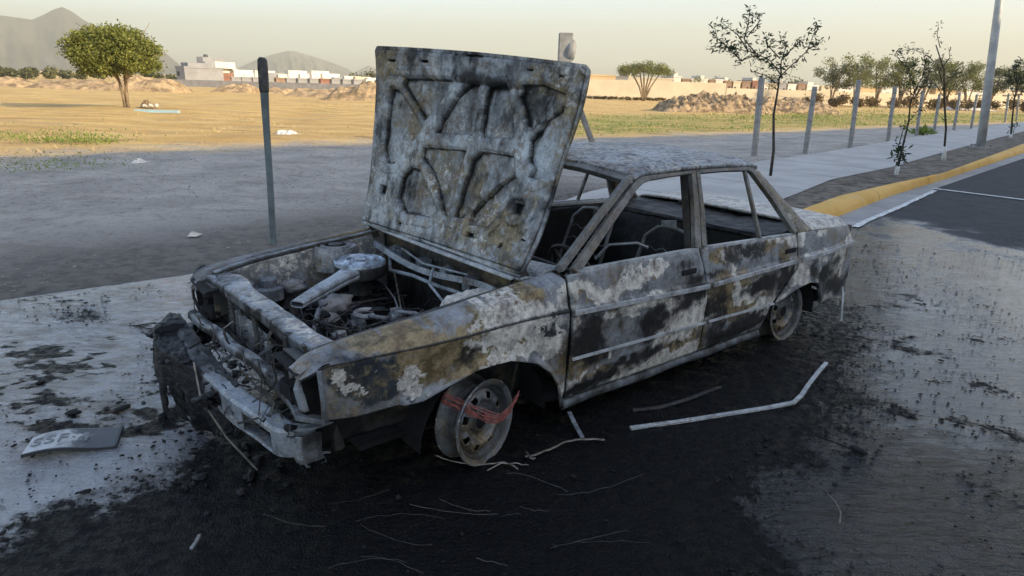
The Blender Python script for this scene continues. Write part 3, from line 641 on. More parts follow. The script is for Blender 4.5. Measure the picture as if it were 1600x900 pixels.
grid('rear_seat_back', bseat, 50, 24, M['grime'], car, lambda S_, T_, X, Y, Z: rgba(S_, .45, .1, .0, 0), thick=.02)
# front seats: bare spring frames
def seat(vc, u0):
    s = empty('front_seat', C(u0, vc, .15)); s.parent = car
    b = MB(); a = .19
    arch = [(-.02, -a, .10), (.06, -a, .32), (.14, -a*.95, .52), (.155, -a*.55, .585), (.16, 0, .60), (.155, a*.55, .585), (.14, a*.95, .52), (.06, a, .32), (-.02, a, .10)]
    b.tube(arch, .011, 8); b.build('seat_back_frame', M['alu'], s, smooth=True)
    b = MB()
    for z in (.22, .30, .38, .46): b.tube([(.0+z*.26, y, z+.012*math.sin(y*60)) for y in np.linspace(-a, a, 20)], .003, 5)
    b.build('back_spring', M['steel'], s)
    b = MB(); b.tube([(-.45, -a, .12), (-.48, 0, .13), (-.45, a, .12), (0, a, .10), (0, -a, .10), (-.45, -a, .12)], .012)
    for x in np.linspace(-.4, -.05, 6): b.tube([(x, y, .12+.012*math.sin(y*70)) for y in np.linspace(-a, a, 18)], .003, 5)
    for x, y in ((-.4, -a), (-.4, a), (-.05, -a), (-.05, a)): b.tube([(x, y, .12), (x, y, 0)], .01)
    b.build('seat_base_frame', M['steel'], s); return s
seat(.34, 1.52); seat(-.36, 1.58)
# headrest hoops and mirror remnant, steering wheel, dashboard
b = MB(); b.tube([C(1.25, .52, .72), C(1.18, .50, .75), C(1.05, .42, .74), C(1.0, .38, .66)], .008); b.build('seat_belt_rail', M['alu'], car)
b = MB(); b.lathe([(.165+.011*math.cos(a), .011*math.sin(a)) for a in np.linspace(0, 2*math.pi, 9)], n=36)
for k in range(3): a = 2.1*k+.5; b.tube([(0, 0, -.03), (.165*math.cos(a), .165*math.sin(a), 0)], .007)
b.tube([(0, 0, -.02), (0, 0, -.3)], .018)
sw = b.build('steering_wheel', M['grime'], car, smooth=True); sw.location = C(.88, .34, .60); sw.rotation_euler = (0, R(62), 0)
b = MB(); b.tube([C(.62, v, .60+.01*math.sin(v*8)) for v in np.linspace(-.66, .66, 14)], .02); b.tube([C(.70, v, .68-.02*abs(v)) for v in np.linspace(-.66, .66, 14)], .012)
b.box(.52, -.62, .42, .66, .1, .52, .02); b.box(.50, .05, .40, .64, .6, .50, .02)
for v in (-.6, -.3, .05, .3, .6): b.bar([C(.62, v, .6), C(.60, v+.02, .35), C(.5, v, .2)], .03, .01, (0, 1, 0))
b.build('dashboard_frame', M['grime'], car)
b = MB(); b.box(-.006, -.05, -.028, .006, .05, .028, .003)
mr = b.build('mirror', M['lid'], car, bevel=.004); mr.location = C(1.93, .12, .70); mr.rotation_euler = (0, 0, R(60))
b = MB()
for k in range(60):
    u = random.uniform(.5, 2.1); v = random.uniform(-.62, .62); r_ = random.uniform(.02, .07); b.box(u-r_, -v-r_, .14, u+r_, -v+r_, .15+random.uniform(.02, .12), .02)
tag(b.build('burnt_rubble', M['char'], car), kind='stuff')

# ------------------------------------------------------------------ bonnet
HB = {'FB': (.185, -.675, .752), 'NB': (.262, .675, .752), 'FT': (.320, -.70, 1.711), 'NT': (.575, .70, 1.616)}
quad = np.array([(65., 600.), (575., 830.), (820., 115.), (110., 48.)])      # sketch corners: far base, near base, near tip, far tip
dst = np.array([(0, 0), (1, 0), (1, 1), (0, 1.)])
Am = []; bm_ = []
for (x, y), (a, b_) in zip(quad, dst):
    Am += [[x, y, 1, 0, 0, 0, -a*x, -a*y], [0, 0, 0, x, y, 1, -b_*x, -b_*y]]; bm_ += [a, b_]
Hm = np.append(np.linalg.solve(np.array(Am), np.array(bm_)), 1).reshape(3, 3)
def un(P):
    P = np.array(P, float); q = np.c_[P, np.ones(len(P))]@Hm.T; return q[:, :2]/q[:, 2:]
WH, HH = 1.37, .92       # size of the bonnet, metres
PK = [[(150, 203), (172, 212), (230, 338), (222, 356), (150, 441), (128, 436), (118, 395), (138, 235)],
      [(190, 170), (330, 178), (334, 202), (252, 300), (240, 312), (234, 300), (183, 192)],
      [(418, 200), (402, 300), (385, 372), (275, 357), (290, 322), (345, 238), (395, 198)],
      [(455, 210), (510, 205), (522, 300), (522, 392), (420, 384), (415, 365), (436, 250)],
      [(565, 205), (640, 203), (716, 238), (712, 262), (588, 368), (572, 350), (556, 250)],
      [(706, 290), (690, 340), (645, 520), (600, 540), (574, 530), (588, 505), (572, 470), (580, 408), (640, 335)],
      [(198, 458), (224, 470), (285, 600), (268, 616), (192, 592), (168, 545), (174, 490)],
      [(232, 402), (268, 408), (366, 425), (352, 480), (322, 622), (306, 612), (262, 480), (228, 430)],
      [(412, 433), (522, 458), (522, 490), (372, 633), (345, 626), (356, 560), (384, 458)],
      [(526, 518), (540, 560), (500, 620), (446, 672), (392, 655), (398, 622), (480, 548)]]
PKu = [un(p)*np.array([WH, HH]) for p in PK]
SL = [(158, 105, 12, 8), (255, 112, 12, 8), (355, 90, 7, 7), (413, 94, 26, 9), (480, 101, 7, 7), (601, 147, 12, 8), (712, 170, 12, 10), (402, 688, 14, 9), (180, 619, 9, 7), (122, 515, 11, 14), (500, 733, 8, 9), (545, 631, 16, 19), (640, 520, 4, 5), (790, 128, 4, 5), (486, 646, 8, 8)]
def hood_fields(a, b_):
    X = a*WH; Y = b_*HH; wx = X+(fbm(X, Y, 22, 3, 5)-.5)*.006; wy = Y+(fbm(X, Y, 22, 3, 25)-.5)*.006
    d = np.full(a.shape, 1e9)
    for P in PKu: d = np.minimum(d, sdpoly(wx, wy, P)-.006)
    cc = un([(545, 632)])[0]*np.array([WH, HH]); rd = np.hypot(X-cc[0], Y-cc[1])
    e = np.minimum.reduce([X, WH-X, Y, HH-Y])
    h = .028*sst(-.0005, .004, d)+.004*sst(.008, .012, d)*sst(.03, .022, np.abs(d-.02))                                   # inner frame stands proud of the skin
    h = h+.006*sst(.028, .012, np.abs(d-.022))*0
    h = h-.014*sst(.03, .022, e)+.012*sst(.012, .006, e)*0
    h = h+.012*np.exp(-((rd-.062)/.012)**2)
    # pressed channel below the tip edge
    h = h-.009*np.exp(-((Y-.845*HH)/.014)**2)*(X > .1)*(X < WH-.15)
    slot = np.zeros_like(X)
    for x, y, rx, ry in SL:
        c = un([(x, y), (x+rx, y), (x, y+ry)])*np.array([WH, HH]); r1 = abs(c[1][0]-c[0][0]); r2 = abs(c[2][1]-c[0][1])
        q = np.maximum(np.abs(X-c[0][0])/r1, np.abs(Y-c[0][1])/r2); slot = np.maximum(slot, sst(1.25, .9, q))
    h = h-.03*slot
    h = h+(fbm(X, Y, 4, 3, 66)-.5)*.007
    return X, Y, d, e, h, slot, rd
FBv, NBv, FTv, NTv = [np.array(C(*HB[k])) for k in ('FB', 'NB', 'FT', 'NT')]
def hood(Sg, Tg):
    X, Y, d, e, h, slot, rd = hood_fields(Sg, Tg)
    bow = .018*(1-(2*Sg-1)**2)*Tg                                   # the tip edge is slightly arched
    P = [(FBv[k]*(1-Sg)+NBv[k]*Sg)*(1-Tg)+(FTv[k]*(1-Sg)+NTv[k]*Sg)*Tg for k in range(3)]
    ax = (NBv-FBv); ax = ax/np.linalg.norm(ax); ay = (FTv+NTv-FBv-NBv); ay = ay/np.linalg.norm(ay); nrm = np.cross(ax, ay); nrm = nrm if nrm[0] < 0 else -nrm
    curve = .045*(4*Tg*(1-Tg))+.02*(1-(2*Sg-1)**2)
    k_ = h-curve*1.0
    side = .010*np.sin(Tg*9)*sst(.03, 0, np.minimum(Sg, 1-Sg))
    return P[0]+nrm[0]*k_+ax[0]*side, P[1]+nrm[1]*k_+ax[1]*side, P[2]+nrm[2]*k_+bow*ay[2]
def hood_attr(Sg, Tg, X_, Y_, Z_):
    X, Y, d, e, h, slot, rd = hood_fields(Sg, Tg); z = Sg*0
    edge = np.exp(-((d+.002)/.0038)**2)+.6*np.exp(-((d+.010)/.010)**2)*sst(.46, .6, fbm(X, Y, 7, 3, 44))+.8*np.exp(-((e-.020)/.004)**2)  # burn residue along pocket walls, darkened to paint in their shadow outlines
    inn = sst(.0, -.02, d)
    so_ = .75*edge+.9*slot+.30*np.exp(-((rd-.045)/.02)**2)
    blot = fbm(X, Y, 4.2, 4, 8)
    so_ = so_+inn*(.02+.26*sst(.48, .66, blot))+.30*sst(.10, .0, e)*sst(.45, .6, fbm(X, Y, 6, 3, 18))
    so_ = so_+.26*sst(.54, .66, fbm(X*2.2, Y*.9, 5, 5, 38, .65))+.22*sst(.50, .62, fbm(X, Y, 13, 4, 138, .65))*(1-inn)+.5*np.exp(-((Y-.87*HH)/.03)**2)*sst(.47, .55, fbm(X, X*0, 3, 3, 2))
    oc = .22*sst(.50, .62, fbm(X, Y, 5, 4, 238))+.32*sst(.8, 1.2, X)*sst(.55, .85, Y)+.25*np.exp(-((X-1.2)**2+(Y-.12)**2)/.02)+.15*sst(.62, .5, X*0+fbm(X, Y, 2, 3, 55))
    as_ = .20*inn+.20*(fbm(X, Y, 3.2, 4, 91) > .52)*(1-inn)+.16*sst(.8, 1.1, X)*sst(.7, .85, Y)+.16*sst(.25, .05, Y)
    return np.stack([so_+z, oc+z, as_+z, z], -1)
def hkeep(s, t):
    x = np.minimum(s, 1-s)*WH; y = np.minimum(t, 1-t)*HH; r_ = .035; return ~((x < r_) & (y < r_) & (np.hypot(r_-x, r_-y) > r_))
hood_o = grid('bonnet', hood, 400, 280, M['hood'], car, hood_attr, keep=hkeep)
sm_ = hood_o.modifiers.new('solid', 'SOLIDIFY'); sm_.thickness = .010
# check which way is outward: the skin lies behind the frame
sm_.offset = 1
b = MB()
def hp(a, t, off=0):
    o = hood(np.array([[a]]), np.array([[t]])); return Vector((float(o[0][0, 0])-off, float(o[1][0, 0]), float(o[2][0, 0])))
b.box(-.02, -.035, -.02, .01, .035, .02, .002); lt = b.build('bonnet_latch', M['grime'], hood_o, bevel=.004)
lp = hp(un([(413, 94)])[0][0], un([(413, 94)])[0][1], .0); lt.location = lp
for a in (.03, .97):
    b = MB(); p0 = hp(a, .02); b.bar([p0+Vector((.02, 0, .0)), p0+Vector((.05, 0, -.05)), p0+Vector((.06, 0, -.10))], .04, .008, (0, 1, 0)); b.build('bonnet_hinge', M['grime'], hood_o)
b = MB(); pp = hp(.955, .17, .01); b.bar([pp, pp+Vector((-.01, .012, -.07))], .03, .008, (1, 0, 0)); b.tube([pp+Vector((-.01, .01, -.06)), pp+Vector((-.02, .02, -.14)), C(.235, .60, .67)], .006); b.build('bonnet_stay', M['char'], hood_o)
M['ochre'] = 0

# ------------------------------------------------------------------ engine bay
for sd in (1, -1):
    def apron(Sg, Tg, sd=sd):
        u = -.66+(.30+.66)*Sg; top = ftop(u)-.03; w = .20+(top-.20)*Tg; tow = np.exp(-((u+.03)/.14)**2)
        v = .64-.03*(1-Tg)-.05*tow*sst(1., .5, Tg)-.02*sst(.3, .25, np.abs(u+.45)); v = v+(fbm(u, w, 5, 4, 91)-.5)*.015+taper(u)
        return u, -sd*v, w
    def ap_at(Sg, Tg, X, Y, Z, sd=sd):
        sot = .30-.30*sst(.38, .60, Z)+.25*sst(-.35, -.6, X); hole = sst(.11, .08, np.hypot(X+.42, (Z-.42)*1.2)); 
        return rgba(X, np.clip(sot+hole, 0, 1), .30*np.exp(-((X+.12)/.15)**2)+.1, .22*sst(.45, .6, Z), 0)
    grid('inner_wing', apron, 80, 40, M['alu'] if sd < 0 else M['grime'], car, ap_at, thick=-.006*sd)
    b = MB(); b.lathe([(.125, -.12), (.120, -.015), (.108, .004), (.085, .0), (.078, .010), (.06, .010), (.055, -.012), (.04, -.012), (.038, .014), (.0, .018)], C(-.03, sd*.585, ftop(0.)-.035-.07*(sd > 0)), n=36)
    so2 = b.build('strut_tower', M['alu'] if sd < 0 else M['grime'], car, smooth=True); so2.data.set_sharp_from_angle(angle=R(35)); vr = np.array([math.hypot(v.co.x+.03, v.co.y+sd*.585) for v in so2.data.vertices]); so2.data.color_attributes['burn'].data.foreach_set('color', np.stack([.12+.5*sst(.07, .05, vr), .3+0*vr, 0*vr, 0*vr], -1).astype(np.float32).ravel())
    b = MB(); b.bar([C(u, sd*(.655+float(taper(np.array(u)))), float(ftop(u))-.012) for u in np.linspace(-.66, .25, 16)], .05, .008, (0, 0, 1)); b.build('wing_flange', M['steel'] if sd < 0 else M['grime'], car)
# radiator support
def xmem(Sg, Tg):
    v = -.70+(1.34)*Sg; pr = np.interp(Tg, [0, .18, .25, .5, .78, .85, 1], [.0, .0, .01, .05, .09, .10, .10]); pz = np.interp(Tg, [0, .18, .25, .78, .85, 1], [-.05, -.006, 0, .004, -.004, -.03])
    wid = 1+.35*sst(.35, .2, Sg)*sst(.05, .15, Sg)+.3*sst(.85, 1, Sg); u = -.675+pr*wid+.022*(2*Sg-1)+.004*np.sin(v*13)*(Tg < .4); w = .592+.014*np.sin(np.pi*Sg)+pz+(fbm(v, pr*3, 8, 3, 2)-.5)*.012
    return u, -v, w
grid('radiator_support', xmem, 110, 24, M['steel'], car, lambda S_, T_, X, Y, Z: rgba(S_, .5*sst(.35, .1, T_)-.25*sst(.25, .5, T_)-.12+.55*sst(.55, .63, fbm(S_*11, T_*1.5, 1.5, 4, 18)), .0, .22*sst(.2, .5, T_)+.12, 0), thick=.008)
b = MB()
for v in (-.36, -.02, .36): b.bar([C(-.67, v, .585), C(-.66, v+.01, .47), C(-.665, v, .36)], .045 if v else .03, .012, (-1, 0, 0))
for v in (-.62, -.56, -.30, -.24, .52): b.bar([C(-.66, v, .60), C(-.60, v, .45), C(-.64, v, .36)], .03, .015, (-1, .2, 0))
b.bar([C(-.70, v, .375+.01*math.sin(v*7)) for v in np.linspace(-.62, .6, 12)], .05, .03, (0, 0, 1))
b.build('radiator_brackets', M['grime'], car, bevel=.003)
# condenser core: two finned panels
def fins(u0, v0, v1, w0, w1, name, tilt=0):
    root = MB(); root.box(u0-.006, -v1, w0, u0+.006, -v0, w1)
    n = int((w1-w0)/.016)
    for k in range(n):
        z = w0+(k+.5)*(w1-w0)/n; root.bar([C(u0-.008, v0, z), C(u0-.008-tilt, (v0+v1)/2, z+.004*math.sin(k)), C(u0-.008, v1, z)], .005, .012, (1, 0, 0))
    root.bar([C(u0-.01, v0, w0), C(u0-.01, v0, w1)], .016, .02, (1, 0, 0)); root.bar([C(u0-.01, v1, w0), C(u0-.01, v1, w1)], .016, .02, (1, 0, 0))
    return root.build(name, M['alu'], car)
fins(-.635, -.54, -.33, .34, .49, 'condenser_core'); fins(-.63, -.29, .06, .32, .47, 'condenser_core'); fins(-.56, -.40, .45, .24, .52, 'radiator_core').data.materials[0] = M['grime']
# head lamp housings
for sd in (1, -1):
    h = empty('headlamp_housing', C(-.66, sd*.56, .50)); h.parent = car
    b = MB()
    vs = [(x, y, z) for x, s_ in ((-.05, 1.), (.06, .8)) for y in (-.11*s_, .11*s_) for z in (-.075*s_, .075*s_)]
    b.add(vs, [(4, 6, 7, 5), (0, 4, 5, 1), (2, 3, 7, 6), (0, 2, 6, 4), (1, 5, 7, 3)]); o = b.build('lamp_bowl', M['grime'], h); m_ = o.modifiers.new('s', 'SOLIDIFY'); m_.thickness = .006
    b = MB(); b.lathe([(.0, .0), (.03, -.005), (.055, -.03), (.06, -.034)], (-.0, 0, 0), 'X', 20); b.tube([(-.03, -.09, .05), (.0, 0, 0), (-.04, .08, -.06)], .005, 6); b.build('bulb_socket', M['alu'] if sd > 0 else M['char'], h, smooth=True)
    b = MB(); b.box(-.09, -.13, .05, .02, .13, .065, .01); b.box(-.07, -.12*sd-.01, -.09, .03, -.12*sd+.015, .06, .012)
    for k in range(9): b.box(-.07+random.uniform(-.02, .03), random.uniform(-.12, .1), -.09, -.02, random.uniform(-.1, .12), random.uniform(-.07, -.02), .012)
    b.build('melted_lamp_remains', M['char'], h)
# fender corner bracket, near side
b = MB(); b.bar([C(-.70, .62, .56), C(-.74, .66, .50), C(-.73, .68, .42)], .05, .02, (-1, 0, 0)); b.bar([C(-.72, .52, .405), C(-.74, .66, .39), C(-.68, .76, .40)], .035, .02, (0, 0, 1)); b.bar([C(-.70, .76, .595), C(-.695, .765, .50), C(-.69, .76, .40)], .018, .01, (-1, -.6, 0))
b.build('corner_bracket', M['steel'], car, bevel=.003)
b = MB(); b.bar([C(-.71, -.62, .57), C(-.745, -.70, .52), C(-.74, -.72, .46), C(-.72, -.70, .38)], .035, .012, (-1, .3, 0)); b.build('corner_bracket', M['grime'], car, bevel=.003)
# lower front beam (pale)
def beam(Sg, Tg):
    v = -.62+1.22*Sg; pr = np.interp(Tg, [0, .3, .35, .65, .7, 1], [0, .004, .01, .042, .046, .048]); pz = np.interp(Tg, [0, .3, .35, .65, .7, 1], [-.035, -.008, 0, .002, -.006, -.03])
    return -.80+.085*Sg+.05*(2*Sg-1)**2*(Sg > .5)+pr, -v, .425+.0*Sg+pz+.006*np.sin(v*17)
grid('front_beam', beam, 80, 16, M['steel'], car, lambda S_, T_, X, Y, Z: rgba(S_, .35*sst(.4, .1, T_)+.45*sst(.72, .82, S_)+.45*sst(.06, .0, S_)-.15+.5*sst(.54, .62, fbm(S_*9, T_, 1.5, 4, 8)), .0, .25*sst(.25, .4, T_)*sst(.75, .6, S_), 0), thick=.006)
# bumper bar with rectangular holes
def bump_pos(sv, t):       # sv 0..1 far to near, t 0 bottom..1 top
    v = -.66+1.27*sv; bow = 1-(2*sv-1)**2
    u = -.80-.075*bow+.035*sv+.10*np.clip((sv-.93)/.07, 0, 1)**2+.16*np.clip((.10-sv)/.10, 0, 1)**2+.05*(1-sv)*-1
    wt = .375-.075*sv; return u, v, wt
def bfront(Sg, Tg):
    u, v, wt = bump_pos(Sg, Tg); pr = np.interp(Tg, [0, .12, .2, .8, .86, 1.], [.05, .05, .0, -.004, .006, .07]); pz = np.interp(Tg, [0, .12, .2, .8, .86, 1.], [-.125, -.122, -.115, -.012, .0, .004])
    return u+pr, -v, wt+pz+.004*np.sin(v*21)
def bkeep(s, t):
    k = np.ones(s.shape, bool)
    for a, b_, c0, c1 in ((.16, .26, .3, .7), (.545, .625, .3, .7), (.76, .915, .20, .70)): k &= ~((s > a) & (s < b_) & (t > c0+.1*(s-a)) & (t < c1))
    k &= ~((np.abs(s-.44) < .012) & (np.abs(t-.5) < .06)); k &= ~((np.abs(s-.70) < .010) & (np.abs(t-.5) < .06)); return k
grid('front_bumper_bar', bfront, 200, 50, M['steel'], car, lambda S_, T_, X, Y, Z: rgba(S_, .48*sst(.52, .40, S_+.10*(fbm(X, Y, 9, 3, 4)-.5))-.18*sst(.45, .6, S_)+.2*sst(.25, .05, T_), .05, .22*sst(.55, .7, S_), 0), thick=.008, keep=bkeep)
def endp(Sg, Tg):
    v = .545+.095*np.clip(Sg/.7, 0, 1)+.004*np.sin(Tg*9); u = -.748+.012*np.sin(Sg*22)*.4+.09*np.clip((Sg-.62)/.38, 0, 1)**1.3+.02*(Tg < .3)*(.3-Tg)*3; w = .165+.135*Tg+(fbm(Sg, Tg, 7, 3, 4)-.5)*.012; return u, -v, w
grid('bumper_end_plate', endp, 60, 40, M['steel'], car, lambda S_, T_, X, Y, Z: rgba(S_, -.1+.5*sst(.62, .8, S_)+.4*np.exp(-((T_-.85)/.08)**2)*(S_ < .6), .1, .22, 0), thick=.004, keep=lambda s, t: ~((t < .16) & (fbm(s*7, t*2, 1, 3, 9) > .5)) & ~((np.abs(t-.86) < .06) & (np.abs(s-.35) < .2)))
b = MB(); b.tube([C(-.58, .55, .36), C(-.57, .56, .22), C(-.56, .56, .16)], .025); b.build('tow_hook', M['grime'], car)
# melted bumper cover: drape that hangs from the bar to the ground
def rig(x, y, sc, sd_): return 1-np.abs(2*fbm(x, y, sc, 4, sd_, .6)-1)
def rig(x, y, sc, sd_): return 1-np.abs(2*fbm(x, y, sc, 4, sd_, .6)-1)
def drape(Sg, Tg):
    v = -.70+.86*Sg; wt = .375-.05*Sg; wd = np.interp(Sg, [0, .1, .3, .55, .75, 1], [.03, .10, .13, .09, .04, .01])
    bot = (wt-.0)*np.interp(Sg, [0, .08, .2, .45, .7, .85, 1], [.45, .78, 1, 1, .97, .80, .45])*(.84+.30*fbm(Sg*14, Sg*0, 1, 4, 6))
    t1 = np.clip(Tg/.34, 0, 1); t2 = np.clip((Tg-.34)/.66, 0, 1)
    wr = (rig(v, t1*.3+t2*.15, 6, 19)-.6)
    u0 = -.80-.02*(1-Sg); ue = u0-wd-.035; fold = np.sin(v*24+5*fbm(v, Tg*.2, 3, 3, 5))*.5+np.sin(v*57+Tg*2)*.22
    u = u0+(ue-u0)*np.sin(t1*np.pi/2)+t2*(-.02*np.interp(Sg, [0, .5, 1], [2.5, 1, 0])+fold*.030+wr*.035)+.04*np.sin(Sg*3.1)*t2**2
    w = wt+.012-.02*t1**3+wr*.045*np.sin(np.pi*np.clip(t1, .05, .95))*(t2 < .01)-bot*t2-.03*np.sin(np.pi*t1)*(Sg > .15)+(fbm(v, Tg*.6, 9, 4, 49)-.5)*.030
    v = v+.04*np.sin(w*15+Sg*6)*t2; u = u+(fbm(v, Tg, 22, 4, 39)-.5)*.014
    return u, -v, np.maximum(w, .004+.008*rig(v, Tg, 30, 3))
grid('melted_bumper_cover', drape, 240, 150, M['char2'], car, thick=.006, keep=lambda s, t: (fbm(s*18, t*3, 1, 4, 3) < .60+.25*(1-t)) | (t < .45))
rd = random.Random(31); b = MB()
def blump(c, rad, seed, sq):
    V = []; F = []; n_ = 7
    for i in range(n_+1):
        for k in range(2*n_):
            th = math.pi*i/n_; ph = math.pi*k/n_; rr_ = rad*(1+.8*(float(vnoise(np.array(math.cos(ph)*math.sin(th)*2.1+9+seed), np.array(math.sin(ph)*math.sin(th)*2.1+math.cos(th)*2.4+5), seed))-.5)); V.append((c[0]+rr_*math.sin(th)*math.cos(ph)*sq[0], c[1]+rr_*math.sin(th)*math.sin(ph)*sq[1], c[2]+rr_*math.cos(th)*sq[2]))
    for i in range(n_):
        for k in range(2*n_): F.append((i*2*n_+k, i*2*n_+(k+1) % (2*n_), (i+1)*2*n_+(k+1) % (2*n_), (i+1)*2*n_+k))
    return V, F
for k in range(90):
    v = rd.uniform(-.72, .62); f = rd.random(); r_ = rd.uniform(.006, .021)
    if f < .55: c_ = C(rd.uniform(-1.06, -.70), v, r_*.3)
    elif f < .8: c_ = C(rd.uniform(-.97, -.86)+.05*v, min(v, .1), rd.uniform(.30, .40)-.05*(v+.7))
    else: c_ = C(rd.uniform(-.80, -.66), v, rd.uniform(.30, .42))
    b.add(*blump(c_, r_, k, (rd.uniform(.8, 1.6), rd.uniform(.8, 1.8), rd.uniform(.4, .8))))
tag(b.build('melted_plastic_lumps', M['char2'], car, smooth=True), kind='stuff')
b = MB()
for k in range(46):
    v = rd.uniform(-.66, .62); u = rd.uniform(-.86, -.64); w = rd.uniform(.30, .60); L_ = rd.uniform(.05, .22); a_ = rd.uniform(-1.2, 1.2)
    Q = [C(u+rd.uniform(-.02, .02)*j, v+math.sin(a_)*L_*j/3+rd.uniform(-.015, .015), w-math.cos(a_)*L_*j/3*.9+rd.uniform(-.01, .01)) for j in range(4)]
    if rd.random() < .45: b.bar(Q, rd.uniform(.008, .022), .003, (-1, rd.uniform(-.5, .5), rd.uniform(-.3, .3)))
    else: b.tube(Q, rd.uniform(.0015, .004), 5)
tag(b.build('torn_brackets_and_wires', M['grime'], car), kind='stuff')
b = MB(); b.tube([C(-.90, -.12, .36), C(-.915, .0, .24), C(-.87, .17, .12), C(-.80, .30, .012)], .0045, 6); b.build('bonnet_cable', M['wire'], car)
# engine
b = MB()
b.box(-.30, .02, .18, .10, .36, .37, .02); b.box(-.36, -.16, .2, -.08, .0, .33, .03); b.box(-.30, -.45, .16, .10, -.05, .34, .02)
b.box(-.22, .12, .37, .0, .26, .43, .015)
for k in range(150):
    u = random.uniform(-.52, .24); v = random.uniform(-.5, .54); r_ = random.uniform(.004, .028); r2 = random.uniform(.004, .028); z = random.uniform(.26, .47); b.box(u-r_, -v-r2, z-random.uniform(.01, .08), u+r_, -v+r2, z, .006)
b.build('engine_block', M['char'], car, bevel=.008)
b = MB(); b.lathe([(.0, .02), (.03, .022), (.034, .012), (.06, .010), (.066, .022), (.075, .024), (.085, .012), (.118, .008), (.124, .018), (.131, .014), (.133, -.002)], C(-.012, -.333, .625), n=56)
M['lidc'] = plain('heat_blued_steel', (.28, .33, .39), .38, .6, 22, .35, .2, 60, .004, spec=.6); al = b.build('air_cleaner_lid', M['lidc'], car, smooth=True); al.data.set_sharp_from_angle(angle=R(40)); al.scale = (1.0, 1.0, 1.0)
b = MB(); b.lathe([(.129, .0), (.133, -.006), (.130, -.012), (.130, -.06), (.10, -.07), (.06, -.09), (.06, -.16)], C(-.012, -.333, .622), n=56); b.build('air_cleaner', M['grime'], car, smooth=True)
def snork(Sg, Tg):
    a = Tg*2*np.pi; c = np.array([(-.10, -.26, .595), (-.25, -.155, .590), (-.42, -.05, .575), (-.475, -.015, .57)])
    u = np.interp(Sg, [0, .4, .85, 1], c[:, 0]); v = np.interp(Sg, [0, .4, .85, 1], c[:, 1]); w = np.interp(Sg, [0, .4, .85, 1], c[:, 2]); hw = np.interp(Sg, [0, .3, 1], [.05, .036, .030]); hh = np.interp(Sg, [0, .6, 1], [.025, .022, .012])
    cx = np.sign(np.cos(a))*np.abs(np.cos(a))**.4*hw; cz = np.sign(np.sin(a))*np.abs(np.sin(a))**.4*hh; return u+cx*.58, -(v+cx*.82), w+cz
grid('air_intake_snorkel', snork, 30, 28, M['lid'], car, thick=.004)
b = MB(); b.box(-.24, .20, .36, -.08, .38, .44, .02); b.box(-.20, .24, .44, -.12, .34, .47, .01); b.build('rocker_cover', M['alu'], car, bevel=.015)
def pump(c, r, name='alternator', mat='alu'):
    b = MB(); b.lathe([(0, -.035), (r*.5, -.035), (r*.55, -.02), (r, -.018), (r, .02), (r*.8, .03), (0, .03)], c, 'X', 22)
    for k in range(7): a = k*.9; b.box(c[0]-.02, c[1]+r*math.cos(a)-.006, c[2]+r*math.sin(a)-.006, c[0]+.02, c[1]+r*math.cos(a)+.006, c[2]+r*math.sin(a)+.006)
    return b.build(name, M[mat], car, bevel=.003)
pump(C(-.16, -.08, .39), .055); pump(C(-.05, .12, .47), .04, 'fuel_pump'); pump(C(-.30, .02, .40), .03, 'distributor')
b = MB(); b.tube([C(-.10, -.02, .43), C(-.14, .02, .46), C(-.10, .08, .46), C(-.04, .06, .44), C(-.06, 0, .42)], .012); b.tube([C(-.06, .14, .50), C(0, .2, .50), C(.04, .24, .48), C(.06, .30, .44)], .010); b.tube([C(-.3, -.2, .46), C(-.36, -.1, .44), C(-.42, .0, .38)], .014)
b.tube([C(.1, -.28, .5), C(.06, -.1, .48), C(.02, .05, .40), C(-.04, .2, .38)], .005); b.build('engine_hose', M['alu'], car, smooth=True)
b = MB(); b.lathe([(.075, -.06), (.075, 0), (.06, .008), (.045, .008), (.045, .045), (.040, .052), (0, .053)], C(-.42, -.55, .505), n=28); b.lathe([(.028, -.03), (.028, .0), (.0, .012)], C(-.50, -.60, .525), n=18); b.build('reservoir_cap', M['steel'], car, smooth=False)
def blob(name, c, r_, seed, mat, sq):
    rd_ = random.Random(seed); V = []; F = []; n_ = 14
    for i in range(n_+1):
        for k in range(2*n_):
            th = math.pi*i/n_; ph = math.pi*k/n_; q_ = r_*(1+.9*(float(fbm(np.array(math.cos(ph)*math.sin(th)+5+seed), np.array(math.sin(ph)*math.sin(th)+math.cos(th)*1.3+5), 1.6, 4, seed))-.5)); V.append((c[0]+q_*math.sin(th)*math.cos(ph)*sq[0], c[1]+q_*math.sin(th)*math.sin(ph)*sq[1], c[2]+q_*math.cos(th)*sq[2]))
    for i in range(n_):
        for k in range(2*n_): F.append((i*2*n_+k, i*2*n_+(k+1) % (2*n_), (i+1)*2*n_+(k+1) % (2*n_), (i+1)*2*n_+k))
    return link(name, V, F, mat, car, True)
M['ashp'] = plain('white_ash_residue', (.34, .33, .33), .9, .4, 12, 0, .8, 50)
blob('melted_housing', C(-.19, -.24, .46), .075, 3, M['ashp'], (1.2, 1.0, .6)); blob('melted_housing', C(-.27, -.16, .42), .05, 4, M['ashp'], (1, 1, .6)); blob('melted_reservoir', C(-.30, -.52, .50), .06, 9, M['alu'], (1.2, 1, .6))
b = MB(); b.lathe([(.05+.014*math.cos(a), .014*math.sin(a)) for a in np.linspace(0, 2*math.pi, 9)], C(-.13, -.04, .455), 'Z', 22, .5, 5.0, False); b.build('manifold_ring', M['ashp'], car, smooth=True)
b = MB(); b.tube([C(.17, -.30, .56), C(.02, .06, .40)], .005, 6); b.build('dipstick', M['wire'], car)
